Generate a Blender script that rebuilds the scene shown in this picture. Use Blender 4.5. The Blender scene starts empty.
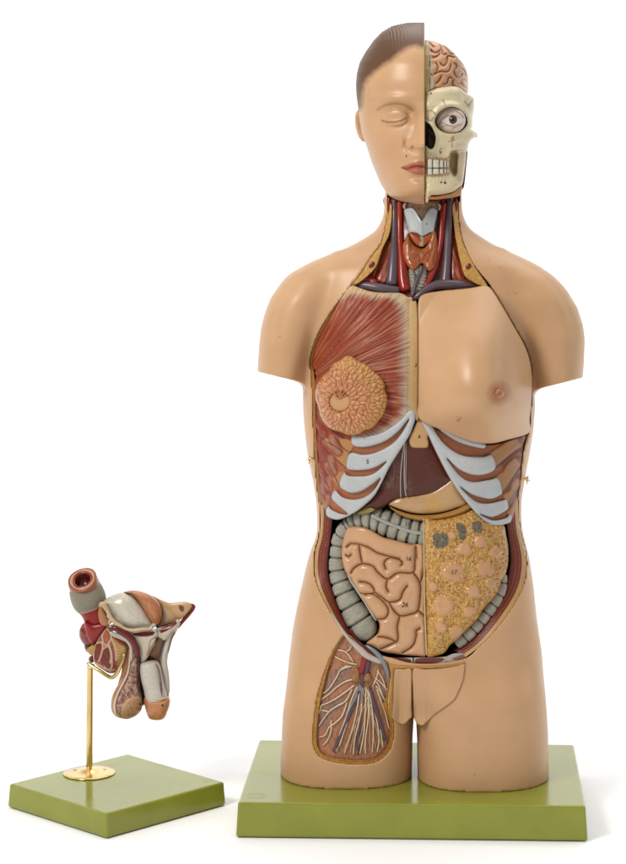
import bpy, math, random
import numpy as np
from mathutils import Vector, Matrix

# ------------------------------------------------------------------ units
# traced points are (x, y, depth); world() unprojects them to metres at their real depth
S = 0.00115
FOC = 2200.0
CX, CY = 430.0, 165.0
HC = 638.3
scene = bpy.context.scene
COL = scene.collection
rng = np.random.default_rng(7)

def world(x, y, d):
    x = np.asarray(x, float); y = np.asarray(y, float); d = np.asarray(d, float)
    k = (FOC + d) / FOC
    X = (x - CX) * k * S; Z = (HC - (y - CY) * k) * S
    return np.stack(np.broadcast_arrays(X, d * S, Z), -1)

def V(ox, oy, s, pts):
    return [(ox + p[0] / s, oy + p[1] / s) for p in pts]
def VB(p): return V(370, 190, 6.26, p)
def VC(p): return V(250, 220, 4.0, p)
def VD(p): return V(440, 220, 4.0, p)
def VE(p): return V(300, 340, 4.472, p)
def VF(p): return V(400, 400, 4.4714, p)
def VF2(p): return V(380, 400, 3.9125, p)
def VG(p): return V(300, 500, 4.8, p)
def VH(p): return V(410, 500, 4.8, p)
def VI(p): return V(300, 620, 5.2167, p)
def VJ(p): return V(360, 640, 5.2167, p)
def VQ(p): return V(360, 440, 5.2167, p)
def VK(p): return V(50, 560, 7.2, p)
def VL(p): return V(100, 580, 5.76, p)
def VM(p): return V(410, 30, 7.825, p)
def VN(p): return V(410, 110, 7.825, p)
def VO(p): return V(350, 10, 6.26, p)
def VP(p): return V(350, 110, 6.26, p)

def lin(c, k=1.0):
    c = np.asarray(c, float) / 255.0
    return np.where(c <= 0.04045, c / 12.92, ((c + 0.055) / 1.055) ** 2.4) * k
AL = 0.68
def C(r, g, b):
    c = lin((r, g, b), AL); return np.maximum(c - .017, c * .3)

# ------------------------------------------------------------------ noise
def _hash(*a):
    h = np.zeros_like(a[0], dtype=np.uint64)
    for i, v in enumerate(a):
        h = h ^ (v.astype(np.int64).astype(np.uint64) * np.uint64([73856093, 19349663, 83492791, 2654435761][i]))
        h = (h * np.uint64(6364136223846793005) + np.uint64(1442695040888963407))
        h = h ^ (h >> np.uint64(29))
    return ((h >> np.uint64(11)) & np.uint64(0xFFFFFF)).astype(float) / float(0xFFFFFF)
def vnoise(x, y, s=1.0, seed=0):
    x = np.asarray(x, float) / s + 1000; y = np.asarray(y, float) / s + 1000
    xi = np.floor(x); yi = np.floor(y); fx = x - xi; fy = y - yi
    fx = fx * fx * (3 - 2 * fx); fy = fy * fy * (3 - 2 * fy)
    sd = np.full_like(xi, seed)
    a = _hash(xi, yi, sd); b = _hash(xi + 1, yi, sd); c = _hash(xi, yi + 1, sd); d = _hash(xi + 1, yi + 1, sd)
    return (a * (1 - fx) + b * fx) * (1 - fy) + (c * (1 - fx) + d * fx) * fy
def fbm(x, y, s=1.0, seed=0, o=3):
    t = 0; w = 0; a = 1
    for i in range(o):
        t = t + a * vnoise(x, y, s / 2 ** i, seed + i * 17); w += a; a *= .5
    return t / w

# ------------------------------------------------------------------ 2D geometry
def cr(pts, step=1.0, closed=True, smooth=True):
    P = np.array(pts, float)
    n = len(P); out = []
    rngs = range(n if closed else n - 1)
    for i in rngs:
        if closed: p0, p1, p2, p3 = P[i - 1], P[i], P[(i + 1) % n], P[(i + 2) % n]
        else: p0, p1, p2, p3 = P[max(i - 1, 0)], P[i], P[i + 1], P[min(i + 2, n - 1)]
        L = np.linalg.norm(p2 - p1); m = max(1, int(round(L / step)))
        for k in range(m):
            t = k / m
            if smooth:
                a = .5
                q = .5 * ((2 * p1) + (-p0 + p2) * t + (2 * p0 - 5 * p1 + 4 * p2 - p3) * t * t + (-p0 + 3 * p1 - 3 * p2 + p3) * t ** 3)
            else: q = p1 + (p2 - p1) * t
            out.append(q)
    if not closed: out.append(P[-1])
    return np.array(out)

def segdist(P, x, y, closed=False, want=False):
    """distance from points to a polyline; optional closest point and arc length"""
    P = np.asarray(P, float)
    A = P; B = np.roll(P, -1, 0)
    if not closed: A = P[:-1]; B = P[1:]
    best = np.full(x.shape, 1e18); bx = np.zeros(x.shape); by = np.zeros(x.shape); bs = np.zeros(x.shape)
    s0 = 0.0
    for a, b in zip(A, B):
        dx, dy = b - a; L2 = dx * dx + dy * dy
        if L2 < 1e-12: continue
        t = np.clip(((x - a[0]) * dx + (y - a[1]) * dy) / L2, 0, 1)
        qx = a[0] + t * dx; qy = a[1] + t * dy
        D = (x - qx) ** 2 + (y - qy) ** 2
        m = D < best
        best = np.where(m, D, best)
        if want:
            bx = np.where(m, qx, bx); by = np.where(m, qy, by); bs = np.where(m, s0 + t * math.sqrt(L2), bs)
        s0 += math.sqrt(L2)
    best = np.sqrt(best)
    return (best, bx, by, bs) if want else best

def inside(P, x, y):
    P = np.asarray(P, float); r = np.zeros(x.shape, bool)
    for a, b in zip(P, np.roll(P, -1, 0)):
        if a[1] == b[1]: continue
        c = ((a[1] > y) != (b[1] > y)) & (x < (b[0] - a[0]) * (y - a[1]) / (b[1] - a[1]) + a[0])
        r ^= c
    return r
def psdf(P, x, y):
    x = np.asarray(x, float); y = np.asarray(y, float)
    d = segdist(P, x, y, True)
    return np.where(inside(P, x, y), -d, d)
def sst(a, b, v):
    t = np.clip((v - a) / (b - a), 0, 1); return t * t * (3 - 2 * t)

class Paint:
    def __init__(s, x, y, base):
        s.x = np.asarray(x, float); s.y = np.asarray(y, float)
        s.c = np.tile(np.asarray(base, float), (len(s.x), 1))
    def mask(s, w, col):
        w = np.clip(w, 0, 1)[:, None]; s.c = s.c * (1 - w) + np.asarray(col, float) * w; return s
    def poly(s, pts, col, soft=.6, a=1.0, smooth=True, step=2.0):
        P = cr(pts, step, True, smooth); x0, y0 = P.min(0) - soft * 2 - 1; x1, y1 = P.max(0) + soft * 2 + 1
        m = (s.x > x0) & (s.x < x1) & (s.y > y0) & (s.y < y1)
        w = np.zeros(len(s.x)); w[m] = 1 - sst(-soft, soft, psdf(P, s.x[m], s.y[m]))
        return s.mask(w * a, col)
    def line(s, pts, col, w=.6, soft=.6, a=1.0, step=2.0):
        P = cr(pts, step, False); r = w + soft + 1
        x0, y0 = P.min(0) - r; x1, y1 = P.max(0) + r
        m = (s.x > x0) & (s.x < x1) & (s.y > y0) & (s.y < y1)
        k = np.zeros(len(s.x)); k[m] = 1 - sst(w, w + soft, segdist(P, s.x[m], s.y[m]))
        return s.mask(k * a, col)
    def blob(s, x, y, r, col, soft=.5, a=1.0):
        d = np.hypot(s.x - x, s.y - y); return s.mask((1 - sst(r * (1 - soft), r * (1 + soft), d)) * a, col)
    def mott(s, sc, amt, seed=0, o=3):
        s.c = s.c * (1 + amt * (fbm(s.x, s.y, sc, seed, o)[:, None] - .5) * 2); return s
    def get(s): return np.clip(s.c, 0.002, .95)

# ------------------------------------------------------------------ materials
_mats = {}
def painted(key, rough=.35, coat=.25, bump=.15, bscale=900., metal=0., attr=True, color=(.5, .5, .5), var=.05):
    if key in _mats: return _mats[key]
    m = bpy.data.materials.new(key); m.use_nodes = True
    nt = m.node_tree; N = nt.nodes; L = nt.links
    b = N['Principled BSDF']
    b.inputs['Roughness'].default_value = rough; b.inputs['Metallic'].default_value = metal
    b.inputs['Coat Weight'].default_value = coat; b.inputs['Coat Roughness'].default_value = rough * .6
    b.inputs['Specular IOR Level'].default_value = .34
    tc = N.new('ShaderNodeTexCoord'); nz = N.new('ShaderNodeTexNoise')
    nz.inputs['Scale'].default_value = bscale; nz.inputs['Detail'].default_value = 4
    L.new(tc.outputs['Object'], nz.inputs['Vector'])
    n2 = N.new('ShaderNodeTexNoise'); n2.inputs['Scale'].default_value = 28; n2.inputs['Detail'].default_value = 5
    L.new(tc.outputs['Object'], n2.inputs['Vector'])
    mr = N.new('ShaderNodeMapRange'); mr.inputs['To Min'].default_value = 1 - var; mr.inputs['To Max'].default_value = 1 + var
    mr.inputs['From Min'].default_value = .3; mr.inputs['From Max'].default_value = .7
    L.new(n2.outputs['Fac'], mr.inputs['Value'])
    vm = N.new('ShaderNodeVectorMath'); vm.operation = 'SCALE'
    if attr:
        at = N.new('ShaderNodeAttribute'); at.attribute_name = 'Col'; L.new(at.outputs['Color'], vm.inputs[0])
    else:
        vm.inputs[0].default_value = color[:3]
    L.new(mr.outputs['Result'], vm.inputs['Scale']); L.new(vm.outputs['Vector'], b.inputs['Base Color'])
    m2 = N.new('ShaderNodeMapRange'); m2.inputs['To Min'].default_value = max(.04, rough - .07); m2.inputs['To Max'].default_value = rough + .09
    m2.inputs['From Min'].default_value = .3; m2.inputs['From Max'].default_value = .7
    L.new(n2.outputs['Fac'], m2.inputs['Value']); L.new(m2.outputs['Result'], b.inputs['Roughness'])
    bp = N.new('ShaderNodeBump'); bp.inputs['Strength'].default_value = bump; bp.inputs['Distance'].default_value = .0006
    L.new(nz.outputs['Fac'], bp.inputs['Height']); L.new(bp.outputs['Normal'], b.inputs['Normal'])
    _mats[key] = m; return m

def M_skin(): return painted('skin_plastic', .42, .16, .12, 500, var=.045)
def M_gloss(): return painted('glossy_paint', .30, .35, .12, 900)
def M_matte(): return painted('satin_paint', .46, .12, .22, 1100)
def M_rough(): return painted('rough_paint', .6, .0, .35, 1300)
def M_liver(): return painted('liver_paint', .28, .12, .12, 900)
def M_brass(): return painted('polished_brass', .2, 0, .12, 300, metal=1., attr=False, color=(.72, .53, .24), var=.22)
def M_green(): return painted('green_lacquer', .18, .14, .09, 160, attr=False, color=tuple(lin((148, 153, 54), .80)), var=.06)

# ------------------------------------------------------------------ object helpers
def link(o, parent=None):
    COL.objects.link(o)
    if parent is not None: o.parent = parent
    return o
def mesh_obj(name, verts, faces, parent, mat, cols=None, smooth=True):
    me = bpy.data.meshes.new(name)
    if isinstance(verts, np.ndarray) and isinstance(faces, np.ndarray):
        nv = len(verts); nf, k = faces.shape
        me.vertices.add(nv); me.vertices.foreach_set('co', verts.astype(np.float32).ravel())
        me.loops.add(nf * k); me.loops.foreach_set('vertex_index', faces.astype(np.int32).ravel())
        me.polygons.add(nf); me.polygons.foreach_set('loop_start', (np.arange(nf) * k).astype(np.int32))
        me.update(calc_edges=True); me.validate()
    else:
        me.from_pydata([tuple(v) for v in verts], [], [tuple(f) for f in faces]); me.update()
    if smooth: me.polygons.foreach_set('use_smooth', [True] * len(me.polygons))
    if cols is not None:
        a = me.color_attributes.new('Col', 'FLOAT_COLOR', 'POINT')
        c = np.ones((len(me.vertices), 4), np.float32); c[:, :3] = cols
        a.data.foreach_set('color', c.ravel())
    me.materials.append(mat)
    return link(bpy.data.objects.new(name, me), parent)
def thing(name, label, cat, loc=(0, 0, 0), group=None):
    o = bpy.data.objects.new(name, None); COL.objects.link(o); o.empty_display_size = .05
    o['label'] = label; o['category'] = cat
    if group: o['group'] = group
    return o

def relief(name, poly, dfun, cfun, parent, mat, res=.9, thick=8., rnd=1.5, smooth=True, holes=(), minx=None):
    """closed solid whose outline is `poly`, front height dfun(x,y,e); e = distance in from the edge"""
    P = cr(poly, 1.5, True, smooth); H = [cr(h, 1.5, True, smooth) for h in holes]
    x0, y0 = P.min(0) - res; x1, y1 = P.max(0) + res
    xs = np.arange(x0, x1 + res, res); ys = np.arange(y0, y1 + res, res)
    gx, gy = np.meshgrid(xs, ys, indexing='ij')
    ccx = gx[:-1, :-1] + res / 2; ccy = gy[:-1, :-1] + res / 2
    sc = psdf(P, ccx, ccy)
    for h in H: sc = np.maximum(sc, -psdf(h, ccx, ccy))
    used = sc < 0
    nx, ny = gx.shape
    idx = np.arange(nx * ny).reshape(nx, ny)
    cnt = np.zeros((nx, ny), int)
    cnt[:-1, :-1] += used; cnt[1:, :-1] += used; cnt[:-1, 1:] += used; cnt[1:, 1:] += used
    q = np.stack([idx[:-1, :-1][used], idx[1:, :-1][used], idx[1:, 1:][used], idx[:-1, 1:][used]], -1)
    fx = gx.ravel().copy(); fy = gy.ravel().copy(); cf = cnt.ravel()
    keep = cf > 0; rem = np.full(nx * ny, -1); rem[keep] = np.arange(keep.sum())
    x = fx[keep]; y = fy[keep]; c = cf[keep]; q = rem[q]
    loops = [P] + H
    D = None
    for l in loops:
        d, bx, by, _ = segdist(l, x, y, True, True)
        if D is None: D, BX, BY = d, bx, by
        else:
            m = d < D; D = np.where(m, d, D); BX = np.where(m, bx, BX); BY = np.where(m, by, BY)
    bd = c < 4
    x[bd] = BX[bd]; y[bd] = BY[bd]; e = D; e[bd] = 0
    base = dfun(x, y, e)
    er = np.minimum(e, rnd)
    front = base + (rnd - np.sqrt(np.maximum(rnd ** 2 - (rnd - er) ** 2, 0))) if rnd > 0 else base
    backd = base + thick if np.isscalar(thick) else thick(x, y, e)
    backd = np.maximum(backd, front + .3)
    n = len(x)
    vx = np.concatenate([x, x]); vy = np.concatenate([y, y]); vd = np.concatenate([front, backd])
    # boundary edges
    ed = np.concatenate([q[:, [0, 1]], q[:, [1, 2]], q[:, [2, 3]], q[:, [3, 0]]])
    key = np.minimum(ed[:, 0], ed[:, 1]) * n + np.maximum(ed[:, 0], ed[:, 1])
    u, first, cn = np.unique(key, return_index=True, return_counts=True)
    be = ed[first[cn == 1]]
    wall = np.stack([be[:, 0], be[:, 0] + n, be[:, 1] + n, be[:, 1]], -1)
    faces = np.concatenate([q, q[:, ::-1] + n, wall])
    col = cfun(x, y, e)
    if isinstance(col, Paint): col = col.get()
    col = np.broadcast_to(col, (n, 3))
    o = mesh_obj(name, world(vx, vy, vd), faces, parent, mat, np.concatenate([col, col]))
    return o

def dome(e, R, h):
    t = 1 - np.clip(e / R, 0, 1); return h * np.sqrt(np.maximum(1 - t * t, 0))

def tube(name, pts, rad, parent, mat, col=(.5, .5, .5), step=1.2, seg=14, cfun=None, rfun=None, caps=True, flat=1.0, smooth=True):
    """swept tube along (x,y,d) points; rad scalar or per point"""
    P = np.array(pts, float); n = len(P)
    R = np.full(n, float(rad)) if np.isscalar(rad) else np.array(rad, float)
    Q = np.concatenate([P, R[:, None]], 1)
    Q = cr(Q, step, False, smooth)
    W = world(Q[:, 0], Q[:, 1], Q[:, 2]); r = Q[:, 3] * S
    T = np.gradient(W, axis=0); T /= np.linalg.norm(T, axis=1)[:, None] + 1e-12
    s = np.concatenate([[0], np.cumsum(np.linalg.norm(np.diff(W, axis=0), axis=1))]) / S
    up = np.array([0, -1., 0])
    if np.abs(T @ up).max() > .95: up = np.array([.3, -.3, .9])
    A = np.cross(T, up); A /= np.linalg.norm(A, axis=1)[:, None] + 1e-12
    B = np.cross(A, T)
    th = np.arange(seg) / seg * 2 * math.pi
    rr = r[:, None] * np.ones(seg)
    if rfun is not None: rr = rr * rfun(s[:, None] + 0 * th, th[None] + 0 * s[:, None])
    if caps:
        k = min(4, len(r) // 3)
        for i in range(k):
            t = 1 - i / k; f = math.sqrt(max(1 - t * t, .02)); rr[i] *= f; rr[-1 - i] *= f
    pos = W[:, None] + A[:, None] * (np.cos(th)[None, :, None] * rr[..., None]) + B[:, None] * (np.sin(th)[None, :, None] * rr[..., None] * flat)
    m = len(W)
    i = np.arange(m - 1)[:, None] * seg; j = np.arange(seg)[None]; j2 = (j + 1) % seg
    F = np.stack([i + j, i + j2, i + seg + j2, i + seg + j], -1).reshape(-1, 4)
    verts = pos.reshape(-1, 3)
    vc = np.array([W[0], W[-1]]); verts = np.concatenate([verts, vc])
    c0 = m * seg; jj = np.arange(0, seg)
    cap = [(c0, (k + 1) % seg, k, k) for k in jj]
    tri = np.array([[c0, (k + 1) % seg, k] for k in jj] + [[c0 + 1, (m - 1) * seg + k, (m - 1) * seg + (k + 1) % seg] for k in jj])
    if cfun is not None:
        c = cfun((s[:, None] + 0 * th).ravel(), (th[None] + 0 * s[:, None]).ravel())
        c = np.broadcast_to(c, (m * seg, 3)); c = np.concatenate([c, c[:1], c[-1:]])
    else:
        c = np.tile(np.asarray(col, float), (len(verts), 1))
        c = c * (1 + .12 * (fbm(verts[:, 0] / S, verts[:, 2] / S, 6, 3)[:, None] - .5))
    o = mesh_obj(name, [tuple(v) for v in verts], [tuple(f) for f in F] + [tuple(f) for f in tri], parent, mat, c)
    return o

def ellipsoid(name, c, r, parent, mat, cfun=None, col=(.5, .5, .5), nu=40, nv=24, disp=None, rot=0.):
    th = np.linspace(0, 2 * math.pi, nu, endpoint=False); ph = np.linspace(0, math.pi, nv)
    T, Ph = np.meshgrid(th, ph)
    dx = np.sin(Ph) * np.cos(T); dy = -np.cos(Ph); dz = np.sin(Ph) * np.sin(T)
    k = 1. if disp is None else 1 + disp(dx, dy, dz)
    x = r[0] * dx * k; y = r[1] * dz * k; dd = r[2] * dy * k
    ca, sa = math.cos(rot), math.sin(rot)
    x, y = x * ca - y * sa, x * sa + y * ca
    x = (x + c[0]).ravel(); y = (y + c[1]).ravel(); dd = (dd + c[2]).ravel()
    F = []
    for i in range(nv - 1):
        for j in range(nu):
            F.append((i * nu + j, i * nu + (j + 1) % nu, (i + 1) * nu + (j + 1) % nu, (i + 1) * nu + j))
    cc = cfun(x, y) if cfun else np.tile(np.asarray(col, float), (len(x), 1))
    if isinstance(cc, Paint): cc = cc.get()
    o = mesh_obj(name, world(x, y, dd), np.array(F), parent, mat, cc)
    return o

# ------------------------------------------------------------------ naive surface nets
def surface_nets(F, org, h):
    neg = F < 0
    nx, ny, nz = F.shape
    c = np.zeros((nx - 1, ny - 1, nz - 1), np.uint8)
    for a in (0, 1):
        for b in (0, 1):
            for d in (0, 1):
                c += neg[a:nx - 1 + a, b:ny - 1 + b, d:nz - 1 + d]
    act = (c > 0) & (c < 8)
    ii = np.argwhere(act); n = len(ii)
    vid = np.full(act.shape, -1, np.int64); vid[act] = np.arange(n)
    cor = [(a, b, d) for a in (0, 1) for b in (0, 1) for d in (0, 1)]
    val = {k: F[ii[:, 0] + k[0], ii[:, 1] + k[1], ii[:, 2] + k[2]].astype(float) for k in cor}
    acc = np.zeros((n, 3)); cn = np.zeros(n)
    for k in cor:
        for ax in range(3):
            if k[ax]: continue
            k2 = list(k); k2[ax] = 1; k2 = tuple(k2)
            f0, f1 = val[k], val[k2]; m = (f0 < 0) != (f1 < 0)
            t = np.where(m, f0 / np.where(f0 == f1, 1, f0 - f1), 0)
            p = np.tile(np.array(k, float), (n, 1)); p[:, ax] = t
            acc += p * m[:, None]; cn += m
    pos = (ii + acc / cn[:, None]) * h + np.array(org)
    quads = []
    for ax in range(3):
        o = [1, 1, 1]; o[ax] = 0
        sl0 = [slice(1, -1)] * 3; sl0[ax] = slice(0, -1)
        sl1 = [slice(1, -1)] * 3; sl1[ax] = slice(1, None)
        A = neg[tuple(sl0)]; B = neg[tuple(sl1)]
        m = A != B; w = np.argwhere(m)
        if not len(w): continue
        s = A[m]
        base = w.copy(); u, v = [a for a in range(3) if a != ax]
        for a in range(3):
            if a != ax: base[:, a] += 1
        def g(du, dv):
            q = base.copy(); q[:, u] -= du; q[:, v] -= dv
            return vid[q[:, 0], q[:, 1], q[:, 2]]
        q = np.stack([g(1, 1), g(0, 1), g(0, 0), g(1, 0)], -1)
        flip = s if ax != 1 else ~s
        q[flip] = q[flip][:, ::-1]
        quads.append(q)
    return pos, np.concatenate(quads)

def smin(a, b, k):
    h = np.clip(.5 + .5 * (b - a) / k, 0, 1); return b * (1 - h) + a * h - k * h * (1 - h)
def tab(t, y):
    t = np.array(t, float); return np.interp(y, t[:, 0], t[:, 1])
# ------------------------------------------------------------------ the two models
torso = thing("anatomical_torso", "large skin-coloured torso with half face, half skull and opened belly on wide green base", "anatomical model", (0, 0, 0))
SK = C(231, 184, 139)
FAT = C(214, 168, 96)

# trunk silhouette rows
LT = [(186, 386), (200, 384.5), (212, 384), (220, 382), (231, 375.5), (241, 360), (247, 348), (252.5, 337.5), (260, 318), (267.5, 303), (275, 300), (300, 303), (340, 305), (372, 303.5), (395, 302.8), (415, 303.2), (434, 304.9), (452, 307), (469, 310.4), (485, 313.6), (501, 316.2), (520, 317.3), (532, 316.9), (540, 314.8), (548, 311.4), (560, 307.6), (575, 304), (594, 299.6), (612, 295.8), (631, 292.2), (655, 289.3), (678, 287), (700, 284.5), (715, 282.5), (760, 280.6), (800, 280.6)]
RT = [(186, 461.6), (200, 461.8), (211, 462.2), (220, 464.8), (229, 470), (236, 480), (243, 491), (250, 503), (260, 525), (267, 538), (275, 541), (300, 538), (340, 535), (388, 534.6), (407, 535.2), (430, 533.6), (453, 530), (482, 524.6), (499, 521.8), (515, 521.4), (530, 522.4), (539, 524.6), (557, 529.4), (584, 533.4), (618, 537), (652, 542), (691, 545.5), (730, 548), (779, 549), (800, 549)]
FR = [(186, 34), (200, 36), (225, 40), (245, 44), (260, 50), (285, 60), (310, 70), (340, 78), (380, 84), (440, 84), (500, 79), (550, 76), (600, 77), (650, 77), (700, 72), (800, 66)]
BK = [(186, 50), (220, 50), (250, 52), (285, 64), (340, 76), (400, 76), (500, 66), (560, 66), (620, 78), (680, 74), (800, 60)]
NE = [(186, 2.0), (240, 2.0), (300, 2.3), (400, 2.5), (700, 2.5), (800, 2.5)]

h = 1.5
gx = np.arange(252, 592, h); gy = np.arange(186, 800, h); gd = np.arange(-98, 96, h)
nX, nY, nD = len(gx), len(gy), len(gd)
X2, Y2 = np.meshgrid(gx, gy, indexing='ij')
def lofted(xl, xr, fr, bk, n, c=0.):
    """field of rows: cross-section superellipse between xl and xr"""
    xl, xr, fr, bk, n = [np.broadcast_to(np.asarray(v, np.float32), gy.shape)[None, :, None] for v in (xl, xr, fr, bk, n)]
    cx = (xl + xr) / 2; hw = (xr - xl) / 2
    u = np.abs((gx[:, None, None] - cx) / hw).astype(np.float32)
    dd = (gd[None, None, :] - np.asarray(c, np.float32)).astype(np.float32)
    v = np.where(dd < 0, -dd / fr, dd / bk)
    return (((u ** n + v ** n) ** (1 / n)) - 1) * np.minimum(hw, (fr + bk) / 2) * .9
lt = tab(LT, gy); rt = tab(RT, gy)
def smooth1(v, k=5):
    kk = np.hanning(k + 2)[1:-1]; kk /= kk.sum(); return np.convolve(np.pad(v, k // 2, mode='edge'), kk, 'valid')
lt = smooth1(lt, 7); rt = smooth1(rt, 7); frr = smooth1(smooth1(tab(FR, gy), 27), 21); bkk = smooth1(smooth1(tab(BK, gy), 27), 21)
F = lofted(lt, rt, frr, bkk, tab(NE, gy), 4.)

# arm stumps
LA = [(252, 337), (256, 328), (260, 318.5), (264, 310), (268, 302), (273, 291), (278, 285), (284, 280), (297, 271), (312, 265), (327, 261), (345, 259), (371, 257.3), (400, 256.5)]
RA = [(250, 503), (255, 514), (260, 525), (268, 540), (275, 552.5), (283, 561), (291, 567.5), (307.5, 577.5), (325, 583.2), (340, 585), (360, 584.2), (378, 583), (400, 582.5)]
aw = smooth1(tab([(250, 6), (255, 12), (262, 22), (275, 36), (300, 46), (340, 50), (380, 49), (400, 49)], gy), 15)
la = smooth1(tab(LA, gy), 5); ra = smooth1(tab(RA, gy), 5)
FL = lofted(la, smooth1(tab([(262, 350), (300, 336), (345, 318), (382, 306), (400, 305)], gy), 31), aw, aw, 2.15, 2.)
FRt = lofted(smooth1(tab([(255, 490), (300, 500), (345, 518), (388, 534), (400, 535)], gy), 31), ra, aw, aw, 2.15, 2.)
FL = np.maximum(FL, (Y2 - (371.5 + (X2 - 257) * .245))[:, :, None] + 0.0 * gd[None, None].astype(np.float32) - .0)
FL = np.maximum(FL, np.broadcast_to((253 - gy)[None, :, None], FL.shape))
FRt = np.maximum(FRt, (Y2 - (389.5 - (X2 - 536) * .25))[:, :, None] + 0 * gd[None, None].astype(np.float32))
FRt = np.maximum(FRt, np.broadcast_to((250 - gy)[None, :, None], FRt.shape))
F = smin(F, FL.astype(np.float32), 8.); del FL
F = smin(F, FRt.astype(np.float32), 8.); del FRt
# thighs
tl = lofted(lt, smooth1(tab([(640, 432), (700, 419), (716, 414), (740, 412.6), (800, 411.5)], gy), 7), 60, 60, 2.5, -8.)
tr = lofted(smooth1(tab([(640, 398), (700, 411), (716, 415.8), (740, 417), (800, 418)], gy), 7), rt, 62, 60, 2.5, -16.)
tt = np.minimum(tl, tr); del tl, tr
wy = sst(652, 712, gy)[None, :, None]
F = (F * (1 - wy) + tt * wy).astype(np.float32); del tt
HTOP = 605.3   # base top below the eye level
yfl = CY + HTOP * FOC / (FOC + gd)
F = np.maximum(F, (gy[None, :, None] - yfl[None, None, :]).astype(np.float32))

# front depth map of the uncut body
neg = F < 0
k0 = np.argmax(neg, axis=2); has = neg.any(axis=2)
kk = np.clip(k0, 1, nD - 1)
f1 = np.take_along_axis(F, kk[..., None], 2)[..., 0]; f0 = np.take_along_axis(F, (kk - 1)[..., None], 2)[..., 0]
DF = gd[kk - 1] + h * f0 / np.where(f0 == f1, 1, f0 - f1)
DF = np.where(has, DF, 10.)
def body(x, y):
    fx = np.clip((np.asarray(x, float) - gx[0]) / h, 0, nX - 1.001); fy = np.clip((np.asarray(y, float) - gy[0]) / h, 0, nY - 1.001)
    i = fx.astype(int); j = fy.astype(int); a = fx - i; b = fy - j
    return (DF[i, j] * (1 - a) + DF[i + 1, j] * a) * (1 - b) + (DF[i, j + 1] * (1 - a) + DF[i + 1, j + 1] * a) * b

CAV = [(389, 190), (388, 206), (386.5, 220), (381.5, 242), (371, 257), (360, 274), (352, 284), (343, 296), (331, 312), (320, 330), (313, 348), (310, 362), (311.5, 378), (312.3, 396), (313.4, 425), (314.5, 452), (317, 483), (319.6, 503), (320.4, 520), (319, 537), (315.2, 550), (314.3, 562), (315, 577), (319.8, 592), (329, 610), (339.6, 627), (350, 640), (360, 652), (373, 657), (388, 657), (412, 663), (440, 663), (466, 658), (479, 647), (493, 633), (510, 611), (522, 589), (526, 571), (525.8, 555), (519.6, 527), (518, 500), (520.6, 478), (523.6, 450), (528.5, 434), (531, 405), (532.4, 380), (530.5, 362), (525, 345), (515, 327), (502, 305), (492.5, 289), (487, 281), (475.5, 267), (467.5, 252), (461.2, 235), (458.7, 220), (457.7, 205), (457.3, 190)]
WIN = VI([(232, 78), (200, 118), (165, 180), (132, 260), (106, 340), (86, 420), (73, 520), (66, 610), (74, 668), (102, 712), (165, 738), (240, 749), (310, 752), (382, 744), (438, 714), (477, 660), (490, 590), (486, 530), (478, 505), (455, 450), (464, 350), (470, 240), (430, 205), (340, 160), (300, 120), (262, 80)])
cav = psdf(cr(CAV, 2), X2, Y2)
cav = np.maximum(cav, np.maximum(lt[None] + 2.6 - X2, X2 - rt[None] + 2.6))
win = psdf(cr(WIN, 2), X2, Y2)
lim = DF + np.where(Y2 < 285, 26, 50)
carve = np.maximum(cav[:, :, None], gd[None, None] - lim[:, :, None]).astype(np.float32)
F = np.maximum(F, -carve)
carve = np.maximum(win[:, :, None], gd[None, None] - (DF + 7)[:, :, None]).astype(np.float32)
F = np.maximum(F, -carve); del carve
vp, fq = surface_nets(F, (gx[0], gy[0], gd[0]), h)
del F, neg
vx, vy, vd = vp.T
# let the leg bottoms sit flat on the base
e = vd - body(vx, vy)
sc = psdf(cr(CAV, 3), vx, vy); sw = psdf(cr(WIN, 3), vx, vy)
p = Paint(vx, vy, SK).mott(40, .03, 3)
p.mask(sst(.9, 1.6, e) * (sc < 1.2), FAT)
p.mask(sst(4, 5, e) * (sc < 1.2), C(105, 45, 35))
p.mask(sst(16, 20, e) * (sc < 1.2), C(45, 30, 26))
p.mask((e > .8) * (sw < 1.2), C(200, 142, 74))
for sx, sy in [(280, 337), (500, 268), (515, 293), (490, 260), (470, 741), (475, 775)]:
    p.blob(sx, sy, .7, C(140, 95, 65), .5, .55)
skin = mesh_obj('skin_shell', world(vx, vy, vd), fq, torso, M_skin(), p.get())

# ------------------------------------------------------------------ bases
def slab(name, corners, ztop, thick, draft, parent, mat, bev=2.2):
    import bmesh
    c = np.array(corners, float); m = c.mean(0)
    vs = []
    for k, (z, g) in enumerate(((ztop, 0.), (ztop - thick, draft))):
        for q in c:
            v = (q - m); L = np.linalg.norm(v); r = m + v * (1 + g / L * 1.2)
            vs.append((r[0] * S, r[1] * S, z * S))
    bm = bmesh.new(); bv = [bm.verts.new(v) for v in vs]
    bm.faces.new(bv[:4]); bm.faces.new(bv[4:][::-1])
    for i in range(4): bm.faces.new((bv[i], bv[i + 4], bv[(i + 1) % 4 + 4], bv[(i + 1) % 4]))
    bmesh.ops.recalc_face_normals(bm, faces=bm.faces)
    bmesh.ops.bevel(bm, geom=bm.edges[:], offset=bev * S, segments=4, profile=.5, affect='EDGES', clamp_overlap=True)
    me = bpy.data.meshes.new(name); bm.to_mesh(me); bm.free()
    for f in me.polygons: f.use_smooth = True
    me.materials.append(mat)
    o = bpy.data.objects.new(name, me); link(o, parent)
    md = o.modifiers.new('w', 'WEIGHTED_NORMAL'); md.keep_sharp = True
    return o
def unproj(px, py, hh):
    D = hh * FOC / (py - CY); return ((px - CX) * D / FOC, D - FOC)
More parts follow.
